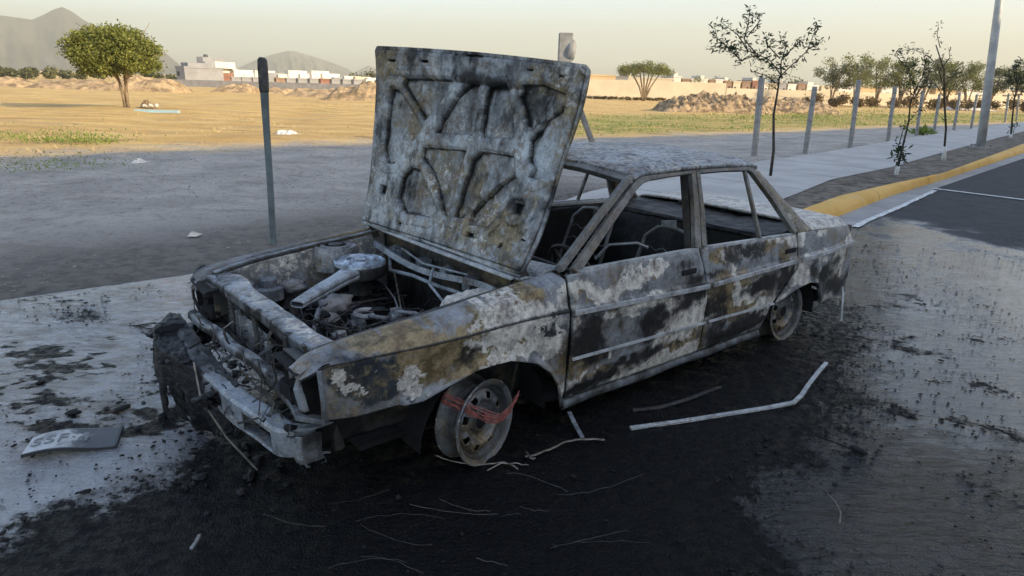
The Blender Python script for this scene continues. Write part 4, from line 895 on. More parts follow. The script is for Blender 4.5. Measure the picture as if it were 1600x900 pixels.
def bat(Sg, Tg):
    u = .0+.24*Sg; v = .43+.17*Tg; return u, -v, .625+(fbm(u, v, 16, 4, 5)-.5)*.05-.06*sst(.12, 0, np.minimum(np.minimum(Sg, 1-Sg), np.minimum(Tg, 1-Tg)))
grid('battery_remains', bat, 30, 24, M['deck'], car, lambda S_, T_, X, Y, Z: rgba(S_, .2, 0, .2, 0), thick=.03)
b = MB()
for k in range(110):
    u = random.uniform(-.5, .22); v = random.uniform(-.5, .56); z = random.uniform(.3, .46); q_ = [C(u, v, z)]
    for j in range(4): q_.append(C(u+random.uniform(-.1, .1)*(j+1)*.6, v+random.uniform(-.1, .1)*(j+1)*.6, z+random.uniform(-.05, .04)))
    b.tube(q_, random.uniform(.002, .006), 5)
b.build('burnt_wiring', M['grime'], car)
b = MB(); b.box(-.50, -.62, .15, .32, .62, .17); b.build('engine_undertray', M['char'], car)
# inner arches
for sd in (1, -1):
    for uc in (.03, 2.42):
        b = MB(); b.lathe([(.36, 0), (.36, -.22), (.10, -.22)], (uc, -sd*.76, .12) if sd > 0 else (uc, .76, .12), 'Y', 24, 0, math.pi, False) if sd < 0 else b.lathe([(.33, 0), (.33, .22), (.10, .22)], (uc, -.74, .12), 'Y', 24, 0, math.pi, False)
        b.build('wheel_arch_liner', M['char'], car)

# ------------------------------------------------------------------ wheels
def wheel(c, rz, tilt, sd):
    wr = empty('wheel', C(*c)); wr.parent = car; wr.rotation_euler = (tilt, 0, rz)
    rad = .183; W = .15; o = -sd            # local y towards the outside = o
    prof = [(rad, 0), (rad+.003, -.006), (rad-.006, -.012), (rad-.018, -.014), (rad-.022, -.028), (rad-.042, -.036), (rad-.046, -.062), (rad-.030, -.074), (rad-.022, -.098), (rad-.010, -.110), (rad, -.118), (rad, -.124), (rad-.006, -.126), (rad-.014, -.116), (rad-.034, -.075), (rad-.052, -.064), (rad-.046, -.04), (rad-.028, -.028), (rad-.022, -.010), (rad-.008, -.002), (rad, 0)]
    b = MB(); b.lathe([(r, o*h) for r, h in prof], (0, 0, 0), 'Y', 64); ro = b.build('rim', M['rim'], wr, smooth=True); ro.data.set_sharp_from_angle(angle=R(28))
    vr = np.array([math.hypot(v.co.x, v.co.z) for v in ro.data.vertices]); ca_ = np.stack([.42*sst(.172, .150, vr), .12+0*vr, .30*sst(.176, .183, vr), 0*vr], -1); ro.data.color_attributes['burn'].data.foreach_set('color', ca_.astype(np.float32).ravel())
    # disc with slots
    def disc(Sg, Tg):
        a = Sg*2*np.pi; r = .034+(.142-.034)*Tg; h = np.interp(r, [.03, .045, .06, .085, .10, .118, .142], [-.030, -.034, -.046, -.040, -.022, -.026, -.050]); h = h-.004*np.cos(a*8)*(r > .09)
        return r*np.cos(a), o*h, r*np.sin(a)
    def keep(s, t):
        ph = (s*8) % 1; r = .034+(.142-.034)*t; k = ~((np.abs(ph-.5) < .17) & (r > .100) & (r < .126)); ph4 = (s*4+.25) % 1; return k & ~((np.abs(ph4-.5) < .04) & (np.abs(r-.056) < .006))
    grid('wheel_disc', disc, 192, 44, M['rim'], wr, lambda S_, T_, X, Y, Z: rgba(S_, .35*sst(.30, .1, T_), .2, .1, 0), thick=.004, keep=keep)
    b = MB(); b.lathe([(.0, o*-.03), (.028, o*-.03), (.032, o*-.05), (.10, o*-.058), (.102, o*-.11), (.0, o*-.12)], (0, 0, 0), 'Y', 32); b.build('brake_drum', M['char'], wr)
    b = MB(); b.tube([(0, o*-.1, 0), (0, o*-.3, .02)], .03); b.build('hub_axle', M['char'], wr)
    return wr
wheel((.0, .775, .183), R(15), R(-3), 1)
wheel((2.43, .735, .183), R(0), R(-3), 1)
wheel((.0, -.76, .183), R(15), 0, -1); wheel((2.43, -.74, .183), 0, 0, -1)

print('car done')

# ================================================================== STREET THINGS
M['postc'] = concrete('post_concrete', (.22, .215, .205), (.36, .35, .33), sc=5)
M['poststeel'] = plain('painted_post_steel', (.12, .145, .15), .6, .3, 5, .0)
M['lampm'] = plain('galvanised_pole', (.48, .49, .48), .42, .15, 3, .15)
M['bark'] = plain('young_bark', (.055, .045, .035), .9, .4, 12, 0, .8, 40)
M['lime'] = plain('lime_wash', (.62, .61, .58), .9, .15, 12)
def post(px, top, h0, w0, label, z=-.05, mat='postc', name='fence_post', cat='fence post', grp='concrete fence posts along the sidewalk'):
    (bx, by) = px; lean = top
    r = empty(name, (bx, by, 0)); tag(r, label, cat, grp); ang_ = random.uniform(.6, .95)
    b = MB(); w = w0/2*.84; ca, sa = math.cos(ang_), math.sin(ang_); V = []
    for z_ in (-.1, h0*.5, h0-.03, h0):
        f = z_/h0; k = 1 if z_ < h0 else .8
        for x, y in ((-w*k, -w*k), (w*k, -w*k), (w*k, w*k), (-w*k, w*k)): V.append((x*ca-y*sa+lean[0]*f, x*sa+y*ca+lean[1]*f, z_))
    F = [(i*4+k, i*4+(k+1) % 4, (i+1)*4+(k+1) % 4, (i+1)*4+k) for i in range(3) for k in range(4)]+[(12, 13, 14, 15), (3, 2, 1, 0)]
    b.add(V, F); b.build('shaft', M[mat], r, bevel=.008)
    for z_ in (.45, .85, 1.25, 1.6):
        if z_ > h0-.05: continue
        f = z_/h0; b = MB(); b.tube([(-w*1.25+lean[0]*f, -w*.8+lean[1]*f, z_), (lean[0]*f, -w*1.5+lean[1]*f, z_), (w*1.25+lean[0]*f, -w*.8+lean[1]*f, z_+.01)], .006, 5); b.build('wire_tie', M['wire'], r)
    return r
PS = [((5.64, 15.97), (-.06, 0), 1.84, .125, 'pale concrete fence post just right of the car roof, nearest of the row'),
      ((7.35, 17.18), (-.01, .0), 1.68, .12, 'concrete fence post between the nearest post and the tallest one'),
      ((9.79, 19.87), (-.08, 0), 1.92, .13, 'tall concrete fence post, third of the row from the car'),
      ((12.62, 23.1), (-.10, 0), 1.80, .125, 'concrete fence post just left of the second sapling, fourth from the car'),
      ((15.6, 26.6), (-.1, 0), 1.74, .12, 'concrete fence post just right of the second sapling crown'),
      ((18.12, 29.65), (-.09, 0), 1.62, .12, 'concrete fence post just left of the third sapling stem'),
      ((20.35, 31.83), (-.08, 0), 1.72, .12, 'dark concrete fence post between the third sapling and the lamp pole'),
      ((22.75, 34.27), (-.08, 0), 1.68, .12, 'pale concrete fence post just left of the lamp pole'),
      ((31.5, 44.3), (-.2, 0), 1.85, .13, 'distant concrete fence post right of the lamp pole, left of the last sapling'),
      ((34.6, 47.6), (-.25, 0), 1.85, .13, 'furthest concrete fence post, at the right edge behind the last sapling')]
for a in PS: post(*a)
# barbed wire between the posts
b_prev = None
for z_ in (.55, 1.05, 1.5):
    b = MB(); pts = []
    for k in range(len(PS)-1):
        (x0, y0), (x1, y1) = PS[k][0], PS[k+1][0]
        for j in range(8): f = j/8; pts.append((x0+(x1-x0)*f+.1, y0+(y1-y0)*f-.07, z_-.10*math.sin(math.pi*f)+random.uniform(-.005, .005)))
    b.tube(pts, .0035, 4); tag(b.build('fence_wire', M['wire']), {.55: 'lowest sagging wire strung between the concrete fence posts', 1.05: 'middle sagging wire strung between the concrete fence posts', 1.5: 'top sagging wire strung between the concrete fence posts'}[z_], 'fence wire', 'wires of the post fence')
# steel post left of the car, darker and bent at the top
r = empty('steel_post', (-2.36, 6.34, 0)); tag(r, 'lone dark steel post standing in the dirt left of the bonnet', 'post')
b = MB(); b.bar([(0, 0, -.05), (.016, 0, .6), (.022, .0, 1.1), (.030, 0, 1.45)], [.052, .052, .056, .070], .045, (0, -1, 0)); b.build('shaft', M['poststeel'], r, bevel=.006)
b = MB(); b.bar([(.030, -.004, 1.40), (.033, -.004, 1.60), (.034, -.004, 1.68), (.036, -.004, 1.705)], [.080, .086, .078, .045], .054, (0, -1, 0)); b.build('post_head', M['grime'], r, bevel=.01)
# corner post with its raking brace behind the bonnet
r = empty('corner_post', (1.06, 15.9, 0)); tag(r, 'thick grey corner post with lump of mortar rising behind the bonnet', 'fence post')
b = MB(); b.box(-.17, -.15, -.1, .14, .15, 2.66); b.build('shaft', M['postc'], r, bevel=.02)
def lump(c, rad, n=9, seed=1, sq=(1, 1, 1)):
    V = []; F = []; rd = random.Random(seed)
    for i in range(n+1):
        for k in range(2*n):
            th = math.pi*i/n; ph = math.pi*k/n; rr_ = rad*(1+.45*(float(vnoise(np.array(math.cos(ph)*math.sin(th)*1.7+5+seed), np.array(math.sin(ph)*math.sin(th)*1.7+math.cos(th)*2+5), seed))-.5)); V.append((c[0]+rr_*math.sin(th)*math.cos(ph)*sq[0], c[1]+rr_*math.sin(th)*math.sin(ph)*sq[1], c[2]+rr_*math.cos(th)*sq[2]))
    for i in range(n):
        for k in range(2*n): F.append((i*2*n+k, i*2*n+(k+1) % (2*n), (i+1)*2*n+(k+1) % (2*n), (i+1)*2*n+k))
    return V, F
b = MB(); b.add(*lump((.10, -.10, 2.30), .12, 14, seed=4, sq=(1, 1, 1.9))); b.build('mortar_lump', M['postc'], r, smooth=True)
b = MB(); b.bar([(1.02, 1.92, -.05), (.12, .15, 1.65)], .14, .12, (0, -1, .4)); b.build('brace', M['postc'], r, bevel=.01)

# lamp pole
r = empty('street_lamp', (13.75, 20.1, .12)); tag(r, 'tall round metal lamp pole at the edge of the sidewalk', 'street lamp')
b = MB(); b.tube([(0, 0, 0), (-.32, 0, 3.0), (-.62, 0, 5.9), (-.9, 0, 8.6)], [.12, .105, .085, .07], 24); b.build('pole', M['lampm'], r, smooth=True)
b = MB(); b.box(-.24, -.24, -.03, .24, .24, .03); b.build('base_plate', M['postc'], r, bevel=.01)
b = MB()
for x in (-.17, .17):
    for y in (-.17, .17): b.lathe([(0, .09), (.022, .09), (.022, .03)], (x, y, 0), n=6)
b.build('anchor_bolts', M['steel'], r)
b = MB(); b.tube([(-.9, 0, 8.5), (.0, -.5, 9.1), (1.0, -1.1, 9.3)], .05, 10); b.build('arm', M['lampm'], r); b = MB(); b.bar([(.9, -1.0, 9.3), (1.5, -1.45, 9.28)], [.16, .26], .1, (0, 0, 1)); b.build('lamp_head', M['lampm'], r, bevel=.03)

# ---------------------------------------------------------------- foliage
def leafmat(name, a, b_, rough=.6, sc=.8):
    n = NT(name); q = n.noise(sc, 5, .7); q2 = n.noise(sc*9, 4, .7); c = n.mix(n.ramp(n.math('MULTIPLY_ADD', q2, .5, n.math('MULTIPLY', q, .5)), .38, .62), a, b_)
    m = n.out(c, rough, 0, None, .25); 
    tr = n.n.new('ShaderNodeBsdfTranslucent'); n.t.links.new(c, tr.inputs[0]); mx = n.n.new('ShaderNodeMixShader'); mx.inputs[0].default_value = .25
    n.t.links.new(n.b.outputs[0], mx.inputs[1]); n.t.links.new(tr.outputs[0], mx.inputs[2]); n.t.links.new(mx.outputs[0], n.n['Material Output'].inputs[0]); return m
M['mesq'] = leafmat('mesquite_leaves', (.055, .075, .014), (.29, .29, .065), sc=1.9)
M['sap'] = leafmat('dark_sapling_leaves', (.022, .034, .018), (.05, .075, .032), sc=3)
M['weed'] = leafmat('weed_leaves', (.11, .17, .03), (.26, .32, .07), sc=2)
M['euc'] = leafmat('feathery_leaves', (.11, .125, .035), (.24, .24, .08), sc=.3)
M['eucd'] = leafmat('dusty_dark_leaves', (.06, .07, .03), (.13, .13, .055), sc=.3)
M['drybrush'] = leafmat('dry_brush', (.085, .055, .022), (.22, .15, .06), sc=.5)
M['straw'] = leafmat('dry_straw', (.42, .30, .14), (.60, .46, .24), sc=1)
M['scrub'] = leafmat('scrub_leaves', (.055, .062, .025), (.15, .145, .06), sc=.15)
def leaves(P, size, asp=.45, rg=None, up=.0, droop=0):
    """one diamond leaf at each point"""
    rg = rg or rng; P = np.asarray(P, float); n = len(P); d = rg.normal(size=(n, 3)); d[:, 2] = d[:, 2]*.7+up-droop; d /= np.linalg.norm(d, axis=1)[:, None]
    e = np.cross(d, rg.normal(size=(n, 3))); e /= np.linalg.norm(e, axis=1)[:, None]; s = (size*rg.uniform(.6, 1.3, n))[:, None]
    V = np.stack([P-d*s*.0, P+d*s*.5+e*s*asp*.5, P+d*s, P+d*s*.5-e*s*asp*.5], 1).reshape(-1, 3); F = np.arange(4*n).reshape(n, 4); return V, F
def crown_pts(clumps, n, rg=None, shell=.55):
    rg = rg or rng; out = []; w = np.array([c[3]**2 for c in clumps]); w = w/w.sum()
    for c, k in zip(clumps, rg.multinomial(n, w)):
        d = rg.normal(size=(k, 3)); d /= np.linalg.norm(d, axis=1)[:, None]; r_ = c[3]*(shell+(1-shell)*rg.random(k)**.6)*(1+.18*rg.normal(size=k)); out.append(np.array(c[:3])+d*r_[:, None]*np.array([1, 1, .78]))
    return np.concatenate(out)
def tree(name, label, loc, trunk, clumps, n, lsize, mat, grp=None, bark='bark', asp=.5, shell=.5, up=0., seed=1, cat='tree', stem='trunk'):
    rg = np.random.default_rng(seed); r = empty(name, loc); tag(r, label, cat, grp)
    b = MB()
    for pts, rad in trunk: b.tube(pts, rad, 7)
    b.build(stem, M[bark], r, smooth=True)
    V, F = leaves(crown_pts(clumps, n, rg, shell), lsize, asp, rg, up); link('crown', V, F, M[mat], r); return r
# big rounded tree at left
M['mbark'] = plain('mesquite_bark', (.23, .17, .11), .9, .3, 4, 0, .6, 20)
rd = random.Random(3); cl = []
for k in range(170):
    a = rd.uniform(0, 6.283); q = rd.random()**.42; zz = rd.uniform(-1, 1)*(1 if rd.random() < .7 else .5)
    prof = math.sqrt(max(0, 1-zz*zz)) if zz > 0 else (1-.25*zz*zz)*.98
    x = math.cos(a)*q*1.72*prof+.05; y = math.sin(a)*q*1.7*prof; z = 2.22+(zz*1.0 if zz > 0 else zz*.62)+.12*rd.uniform(-1, 1)
    if x > 1.2: z -= .25*(x-1.2)
    cl.append((x-.15, y, z, rd.uniform(.26, .46)))
tr = [([(0, 0, -.1), (-.05, 0, .7), (-.25, .1, 1.5), (-.7, .2, 2.3)], [.085, .065, .05, .03]), ([(.12, 0, -.1), (.1, .0, .8), (.3, -.1, 1.6), (.8, -.2, 2.4)], [.075, .06, .05, .03]), ([(.02, .1, -.1), (.05, .15, 1.0), (0, .3, 2.2), (.1, .3, 3.0)], [.07, .06, .05, .03]), ([(-.1, 0, 1.2), (-.4, -.3, 1.7), (-1.2, -.6, 2.2)], [.06, .05, .03]), ([(.1, 0, 1.2), (.5, .4, 1.8), (1.3, .6, 2.3)], [.06, .05, .03]), ([(-.4, 0, 2.5), (-1.7, .2, 3.45)], [.02, .008]), ([(.7, 0, 2.5), (1.5, 0, 3.55)], [.02, .008])]
tree('mesquite_tree', 'dense round green tree standing alone in the sunlit field', (-16.75, 29.24, 0), tr, cl, 34000, .11, 'mesq', bark='mbark', asp=.6, shell=.35, seed=5)

def sapling(name, label, base, trunk, rt, branches, leafn, lsize, white=0., seed=1, base_tuft=0):
    """trunk and branches as point lists relative to the base; leaves scattered on the outer part of each branch"""
    rg = np.random.default_rng(seed); r = empty(name, (*base, .1)); tag(r, label, 'sapling', 'saplings in the planting strip')
    b = MB(); b.tube(trunk, np.linspace(rt, rt*.45, len(trunk)), 7)
    for br in branches: b.tube(br, np.linspace(rt*.42, .004, len(br)), 5)
    b.build('trunk', M['bark'], r, smooth=True)
    if white:
        b = MB(); q = [Vector(trunk[0])+(Vector(trunk[1])-Vector(trunk[0]))*f for f in (0, .5, 1)]; L_ = (Vector(trunk[1])-Vector(trunk[0])).length; k = white/L_
        b.tube([Vector(trunk[0]).lerp(Vector(trunk[1]), f*k) for f in (0, .5, 1)], [rt*1.9, rt*1.7, rt*1.55], 10); b.build('lime_band', M['lime'], r, smooth=True)
    P = []
    for br in branches:
        Q = np.array(br, float); m = int(leafn*np.sum(np.linalg.norm(np.diff(Q, axis=0), axis=1)))
        for _ in range(m):
            f = rg.random()**.7*(len(Q)-1); i = min(int(f), len(Q)-2); p_ = Q[i]+(Q[i+1]-Q[i])*(f-i); P.append(p_+rg.normal(size=3)*.045)
    V, F = leaves(P, lsize, .30, rg); link('crown', V, F, M['sap'], r)
    if base_tuft:
        P = np.zeros((base_tuft, 3)); P[:, 2] = rg.uniform(.25, .55, base_tuft); P[:, :2] = rg.normal(size=(base_tuft, 2))*.05; V, F = leaves(P, .15, .28, rg, .1); link('base_shoot', V, F, M['sap'], r)
    return r
def pxo(base, px, py, z0=.1):      # offset from the base of a point seen at px,py in the plane of the base
    x, y, z = at(px, py, base[1]); return (x-base[0], random.uniform(-.12, .12), z-z0)
B1 = (4.47, 11.71)
def T(B, *pts): return [pxo(B, *p) for p in pts]
t1 = T(B1, (1204, 275), (1208, 235), (1212, 180), (1218, 145), (1219, 118)); t1[0] = (0, 0, -.05)
br1 = [T(B1, (1219, 122), (1205, 95), (1178, 82), (1145, 75), (1112, 72)), T(B1, (1178, 84), (1165, 60), (1168, 35), (1170, 12)), T(B1, (1165, 80), (1150, 55), (1125, 35)), T(B1, (1185, 85), (1160, 95), (1135, 70)), T(B1, (1168, 55), (1185, 35), (1188, 20)),
       T(B1, (1219, 122), (1222, 95), (1225, 75), (1215, 60)), T(B1, (1221, 95), (1240, 75), (1250, 62)), T(B1, (1215, 92), (1200, 70), (1193, 58)), T(B1, (1218, 125), (1235, 105), (1258, 80), (1270, 55), (1272, 35)), T(B1, (1262, 75), (1275, 70), (1283, 66)), T(B1, (1215, 130), (1200, 118), (1178, 112)), T(B1, (1218, 108), (1205, 100), (1182, 88)), T(B1, (1140, 76), (1120, 60), (1118, 40))]
sapling('sapling', 'spindly dark sapling behind the car roof, nearest of the saplings', B1, t1, .028, br1, 120, .085, 0, 2)
B2 = (7.14, 12.57)
t2 = T(B2, (1400, 272), (1408, 235), (1422, 190), (1428, 160), (1432, 135)); t2[0] = (0, 0, -.05)
br2 = [T(B2, (1430, 150), (1425, 130), (1415, 105), (1405, 80)), T(B2, (1430, 145), (1438, 120), (1445, 100), (1440, 80)), T(B2, (1428, 155), (1440, 140), (1452, 128)), T(B2, (1428, 150), (1415, 140), (1405, 145)), T(B2, (1426, 160), (1418, 120), (1430, 95)), T(B2, (1430, 150), (1450, 115), (1455, 90)), T(B2, (1405, 240), (1415, 200), (1440, 165)), T(B2, (1415, 105), (1395, 85), (1420, 75))]
sapling('sapling', 'sapling with lime washed foot and broad leaves sprouting at its base', B2, t2, .022, br2, 100, .07, .22, 3, 60)
B3 = (9.79, 15.42)
t3 = T(B3, (1475, 252), (1474, 200), (1474, 150), (1472, 110), (1466, 70)); t3[0] = (0, 0, -.05)
br3 = [T(B3, (1467, 75), (1464, 55), (1462, 38)), T(B3, (1473, 125), (1465, 100), (1445, 82), (1420, 75)), T(B3, (1474, 140), (1490, 115), (1500, 100)), T(B3, (1474, 150), (1460, 135), (1450, 120)), T(B3, (1474, 160), (1488, 140), (1492, 128)), T(B3, (1474, 190), (1470, 182)), T(B3, (1472, 110), (1480, 90), (1478, 75))]
sapling('sapling', 'tallest thin sapling with whitewashed foot left of the lamp pole', B3, t3, .026, br3, 50, .075, .42, 4)
B4 = (18.69, 25.77)
t4 = T(B4, (1578, 215), (1582, 180), (1588, 150), (1592, 120)); t4[0] = (0, 0, -.05)
br4 = [T(B4, (1588, 150), (1580, 130), (1576, 118)), T(B4, (1590, 140), (1598, 120), (1605, 105)), T(B4, (1591, 130), (1590, 105), (1597, 92)), T(B4, (1588, 150), (1602, 140), (1612, 135)), T(B4, (1590, 135), (1580, 112), (1588, 100))]
sapling('sapling', 'leafy sapling right of the lamp pole with shoots at its foot', B4, t4, .035, br4, 70, .16, .2, 5, 40)

# green shrub by the sidewalk edge
def weed(label, loc, rad, n, size, seed, cat='weed', mat='weed', name='weed_clump', grp=None, h=1.):
    rg = np.random.default_rng(seed); P = rg.normal(size=(n, 3))*np.array([rad, rad*.6, rad*.0]); P[:, 2] = np.abs(rg.normal(size=n))*rad*.25*h
    V, F = leaves(P, size, .28, rg, .9); o = link(name, V, F, M[mat]); o.location = loc; return tag(o, label, cat, grp, 'stuff')
x, y = gnd(1441, 212, 0); weed('small bright green weed at the far edge of the sidewalk', (x, y, .0), .16, 90, .34, 3, h=2)
for k, (px, py, rad, n, lab) in enumerate([(125, 222, .55, 700, 'brightest green weed clump at left in the sunlit dirt'), (75, 221, .40, 300, 'pale green weed clump left of the brightest one'), (8, 216, .35, 260, 'green weed clump at the left edge of the photo, in the sun'), (165, 222, .3, 160, 'thin low weeds right of the brightest weed clump'), (40, 264, .45, 380, 'olive weeds in the shade at the left edge'), (130, 260, .5, 260, 'sparse olive weeds in the shade, right of the ones at the left edge'), (510, 176, .5, 200, 'faint weeds in the field left of the bonnet')]):
    x, y = gnd(px, py); weed(lab, (x, y, -.02), rad, n, .075 if k < 4 else .05, 40+k, grp='weeds in the dirt')
for k, (px, py) in enumerate([(1340, 178), (1375, 176), (1395, 183), (1290, 190), (1260, 186), (1180, 188)]):
    x, y = gnd(px, py); weed(['dark green weed between the third and fourth fence posts', 'green weed clump just left of the fourth fence post', 'green weed clump right of the fourth fence post', 'green weed clump between the second and third fence posts', 'green weed clump just left of the second fence post', 'low green weed left of the nearest sapling'][k], (x, y, -.02), .8, 200, .13, 60+k, grp='green weeds in the sunlit strip')
# grass cover as one mass: straw in the field, green flush
P = []
rg = np.random.default_rng(12)
X = rg.uniform(-30, 60, 60000); Y = rg.uniform(13, 75, 60000); dn = -.6*X+.8*Y; patch = fbm(X, Y, .25, 4, 7); keep_ = (dn > 16)&(patch > .52)&(rg.random(60000) < np.clip(1.3-Y/75, .1, 1))&(np.abs(X) < Y*.95+3)
X, Y = X[keep_], Y[keep_]; P = np.stack([X, Y, np.full(len(X), -.03)], 1); V, F = leaves(P, .13, .16, rg, 1.2); o = link('dry_grass', V, F, M['straw']); tag(o, 'short dry straw coloured grass across the sunlit field', 'grass', kind='stuff')
X = rg.uniform(-3, 70, 70000); Y = rg.uniform(18, 70, 70000); dn = -.6*X+.8*Y; patch = fbm(X, Y*2, .35, 4, 17); keep_ = (dn > 16.2)&(dn < 28)&(patch > .47)&(X > -2)
X, Y = X[keep_], Y[keep_]; P = np.stack([X, Y, np.full(len(X), -.03)], 1); V, F = leaves(P, .15, .2, rg, 1.2); o = link('green_grass', V, F, M['weed']); tag(o, 'patchy green grass along the sunlit edge at right', 'grass', kind='stuff')

# ---------------------------------------------------------------- mounds
M['earth'] = plain('loose_earth', (.36, .25, .14), .95, .45, 1.2, 0, 1, 6, .12)
M['rubblec'] = plain('rubble_earth', (.36, .255, .15), .95, .6, 2.5, 0, 1, 5, .2)
def mound(name, label, x0, x1, ytop, base_y, Yd, deep, mat, seed, rough=.22, grp=None, cat='mound'):
    a = at(x0, base_y, Yd); c = at(x1, base_y, Yd); h = at((x0+x1)/2, ytop, Yd)[2]
    def f(Sg, Tg):
        x = a[0]+(c[0]-a[0])*Sg; y = Yd+(Tg-.5)*deep; e = np.clip(1-(2*Sg-1)**4, 0, 1)*np.clip(1-(2*Tg-1)**2, 0, 1); z = h*e**.7*(.55+.9*fbm(Sg*5, Tg*2, 1.3, 3, seed))+(fbm(x, y, 2.4, 5, seed+3, .8)-.5)*rough*4*e**.4*max(h, .5)*.5; return x, y, z-.12
    o = grid(name, f, 110, 40, M[mat]); return tag(o, label, cat, grp)
mound('debris_mound', 'large brown rubble heap in front of the long cream wall', 1025, 1190, 146, 176, 50, 5, 'rubblec', 3, .40)
mound('debris_mound', 'low tail of brown rubble right of the large heap', 1150, 1300, 152, 176, 54, 5, 'rubblec', 9, .25)
for k, (x0, x1, yt, yb, Y_, lab) in enumerate([(515, 640, 131, 156, 55, 'tall straw coloured earth heap partly behind the bonnet'), (455, 560, 137, 152, 60, 'lower earth heap left of the tall one'), (345, 400, 131, 143, 70, 'small sandy heap below the far row of houses, right of the white block'), (418, 458, 136, 146, 66, 'small sandy heap just right of the steel post'), (185, 285, 121, 145, 62, 'earth heap right behind the big green tree'), (60, 190, 124, 143, 64, 'long low earth heap left of the big green tree'), (-60, 55, 120, 137, 66, 'low earth heap at the left edge of the field')]):
    mound('earth_mound', lab, x0, x1, yt, yb, Y_, 6, 'earth', 20+k, .10, 'earth heaps across the field')
# left far scrub belt
def belt_bush(name, label, x0, x1, yt, yb, Yd, mat, n, size, seed, h_w=.8, kind=None, cat='bushes', deep=5):
    rg = np.random.default_rng(seed); a = at(x0, yb, Yd); c = at(x1, yb, Yd); H = at((x0+x1)/2, yt, Yd)[2]; cl = []
    m = max(4, int((c[0]-a[0])/(H*.5)))
    for k in range(m):
        f = (k+.5)/m; cl.append((a[0]+(c[0]-a[0])*f, Yd+rg.uniform(-deep/2, deep/2), H*rg.uniform(.30, .62), H*rg.uniform(.30, .5)))
    P = crown_pts(cl, n, rg, .3); P[:, 2] = np.abs(P[:, 2]); V, F = leaves(P, size, .6, rg); o = link(name, V, F, M[mat]); return tag(o, label, cat, kind=kind)
belt_bush('scrub_belt', 'belt of grey green scrub on the left horizon below the mountain', -90, 130, 104, 126, 130, 'scrub', 9000, .55, 4, kind='stuff', deep=25)
belt_bush('scrub_belt', 'thinner scrub belt right of the big tree before the houses', 205, 285, 113, 126, 125, 'scrub', 2200, .5, 5, kind='stuff', deep=15)
belt_bush('dry_brush', 'dark dry brush along the foot of the far wall at right', 1255, 1640, 150, 166, 82, 'drybrush', 9000, .28, 6, kind='stuff', deep=5)
belt_bush('dry_brush', 'low dark brush line at the foot of the cream wall', 900, 1050, 151, 158, 88, 'drybrush', 3000, .2, 7, kind='stuff', deep=3)
belt_bush('roof_bush', 'green bushes showing above the roofs right of the lone field tree', 1110, 1165, 118, 150, 134, 'euc', 1400, .45, 8, cat='bush', deep=4)
belt_bush('roof_bush', 'dark green bush behind the roofs right of the nearest sapling', 1228, 1260, 117, 150, 131, 'eucd', 1100, .45, 9, cat='bush', deep=3)
belt_bush('roof_bush', 'low bushes on the horizon left of the bonnet edge', 545, 600, 107, 130, 140, 'scrub', 1300, .45, 10, cat='bush', deep=3)

# ---------------------------------------------------------------- houses
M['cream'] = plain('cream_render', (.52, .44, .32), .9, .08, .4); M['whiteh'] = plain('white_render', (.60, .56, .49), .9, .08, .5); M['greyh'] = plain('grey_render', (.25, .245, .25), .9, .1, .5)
M['tan'] = plain('tan_render', (.50, .36, .20), .9, .1, .4); M['redh'] = plain('red_brown_render', (.24, .12, .085), .9, .15, .6); M['tank'] = plain('dark_tank', (.05, .05, .055), .5, .1, 1); M['brownh'] = plain('brown_render', (.24, .16, .11), .9, .15, .6)
def house(label, px0, px1, ytop, Yd, deep, rot, mats, boxes=(), wins=(), grp=None, zt=None, name='house'):
    """front wall from px0 to px1 at distance Yd; boxes = roof rooms (f0,f1,height,mat)"""
    a = at(px0, 130, Yd); c = at(px1, 130, Yd); W = c[0]-a[0]; H = at((px0+px1)/2, ytop, Yd)[2]
    r = empty(name, (a[0], Yd, 0), rot); tag(r, label, 'house' if name == 'house' else 'building', grp)
    b = MB(); b.box(0, 0, -.3, W, deep, H); b.build('wall', M[mats], r)
    b = MB(); b.box(-.08, -.08, H, W+.08, deep+.08, H+.22); b.build('parapet', M[mats], r)
    for f0, f1, hh, mt, kind_ in boxes:
        b = MB()
        if kind_ == 'water_tank': b.lathe([(0, hh), (.35*(f1-f0)*W, hh), (.5*(f1-f0)*W, hh*.8), (.5*(f1-f0)*W, 0)], ((f0+f1)/2*W, deep*.4, H+.22), n=16)
        else: b.box(f0*W, deep*.12, H+.22, f1*W, deep*.8, H+.22+hh)
        b.build(kind_, M[mt], r)
    for f0, f1, z0, z1 in wins:
        b = MB(); b.box(f0*W, -.04, z0*H, f1*W, .1, z1*H); b.build('window', M['pane'], r)
    return r
rot_ = R(-33)
g1 = 'small box houses in the far row at left'
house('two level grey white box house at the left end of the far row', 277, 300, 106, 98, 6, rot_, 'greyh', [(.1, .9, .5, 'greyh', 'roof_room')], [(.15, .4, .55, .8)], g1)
house('bright white house with taller white roof block beside the two level box house', 297, 330, 108, 101, 7, R(-12), 'whiteh', [(.28, .62, 1.5, 'greyh', 'roof_room'), (.7, 1.25, .9, 'whiteh', 'stair_block'), (.20, .44, 1.9, 'tank', 'water_tank')], [(.35, .5, .15, .5), (.62, .75, .15, .5)], g1)
xs = [335, 352, 368, 385, 403, 421, 437, 455, 473, 490, 507, 524, 541, 560, 578]
labs = ['reddish grey house just right of the bright white block', 'grey house with a cream roof block, second right of the white block', 'grey house with brown doorway, third right of the white block', 'grey house with white roof block left of the steel post', 'grey house hidden behind the top of the steel post', 'brown fronted house just right of the steel post', 'grey house with a bright white roof block under the far peak', 'grey house with small roof block right of the one under the peak', 'tall narrow house with a white stair block in mid row', 'reddish house right of the one with the white stair block', 'long plain grey house in the right half of the row', 'grey house with white end wall right of the plain grey house', 'low grey house behind the tall earth heap', 'white ended house just left of the bonnet edge', 'last grey house of the row, touching the bonnet edge']
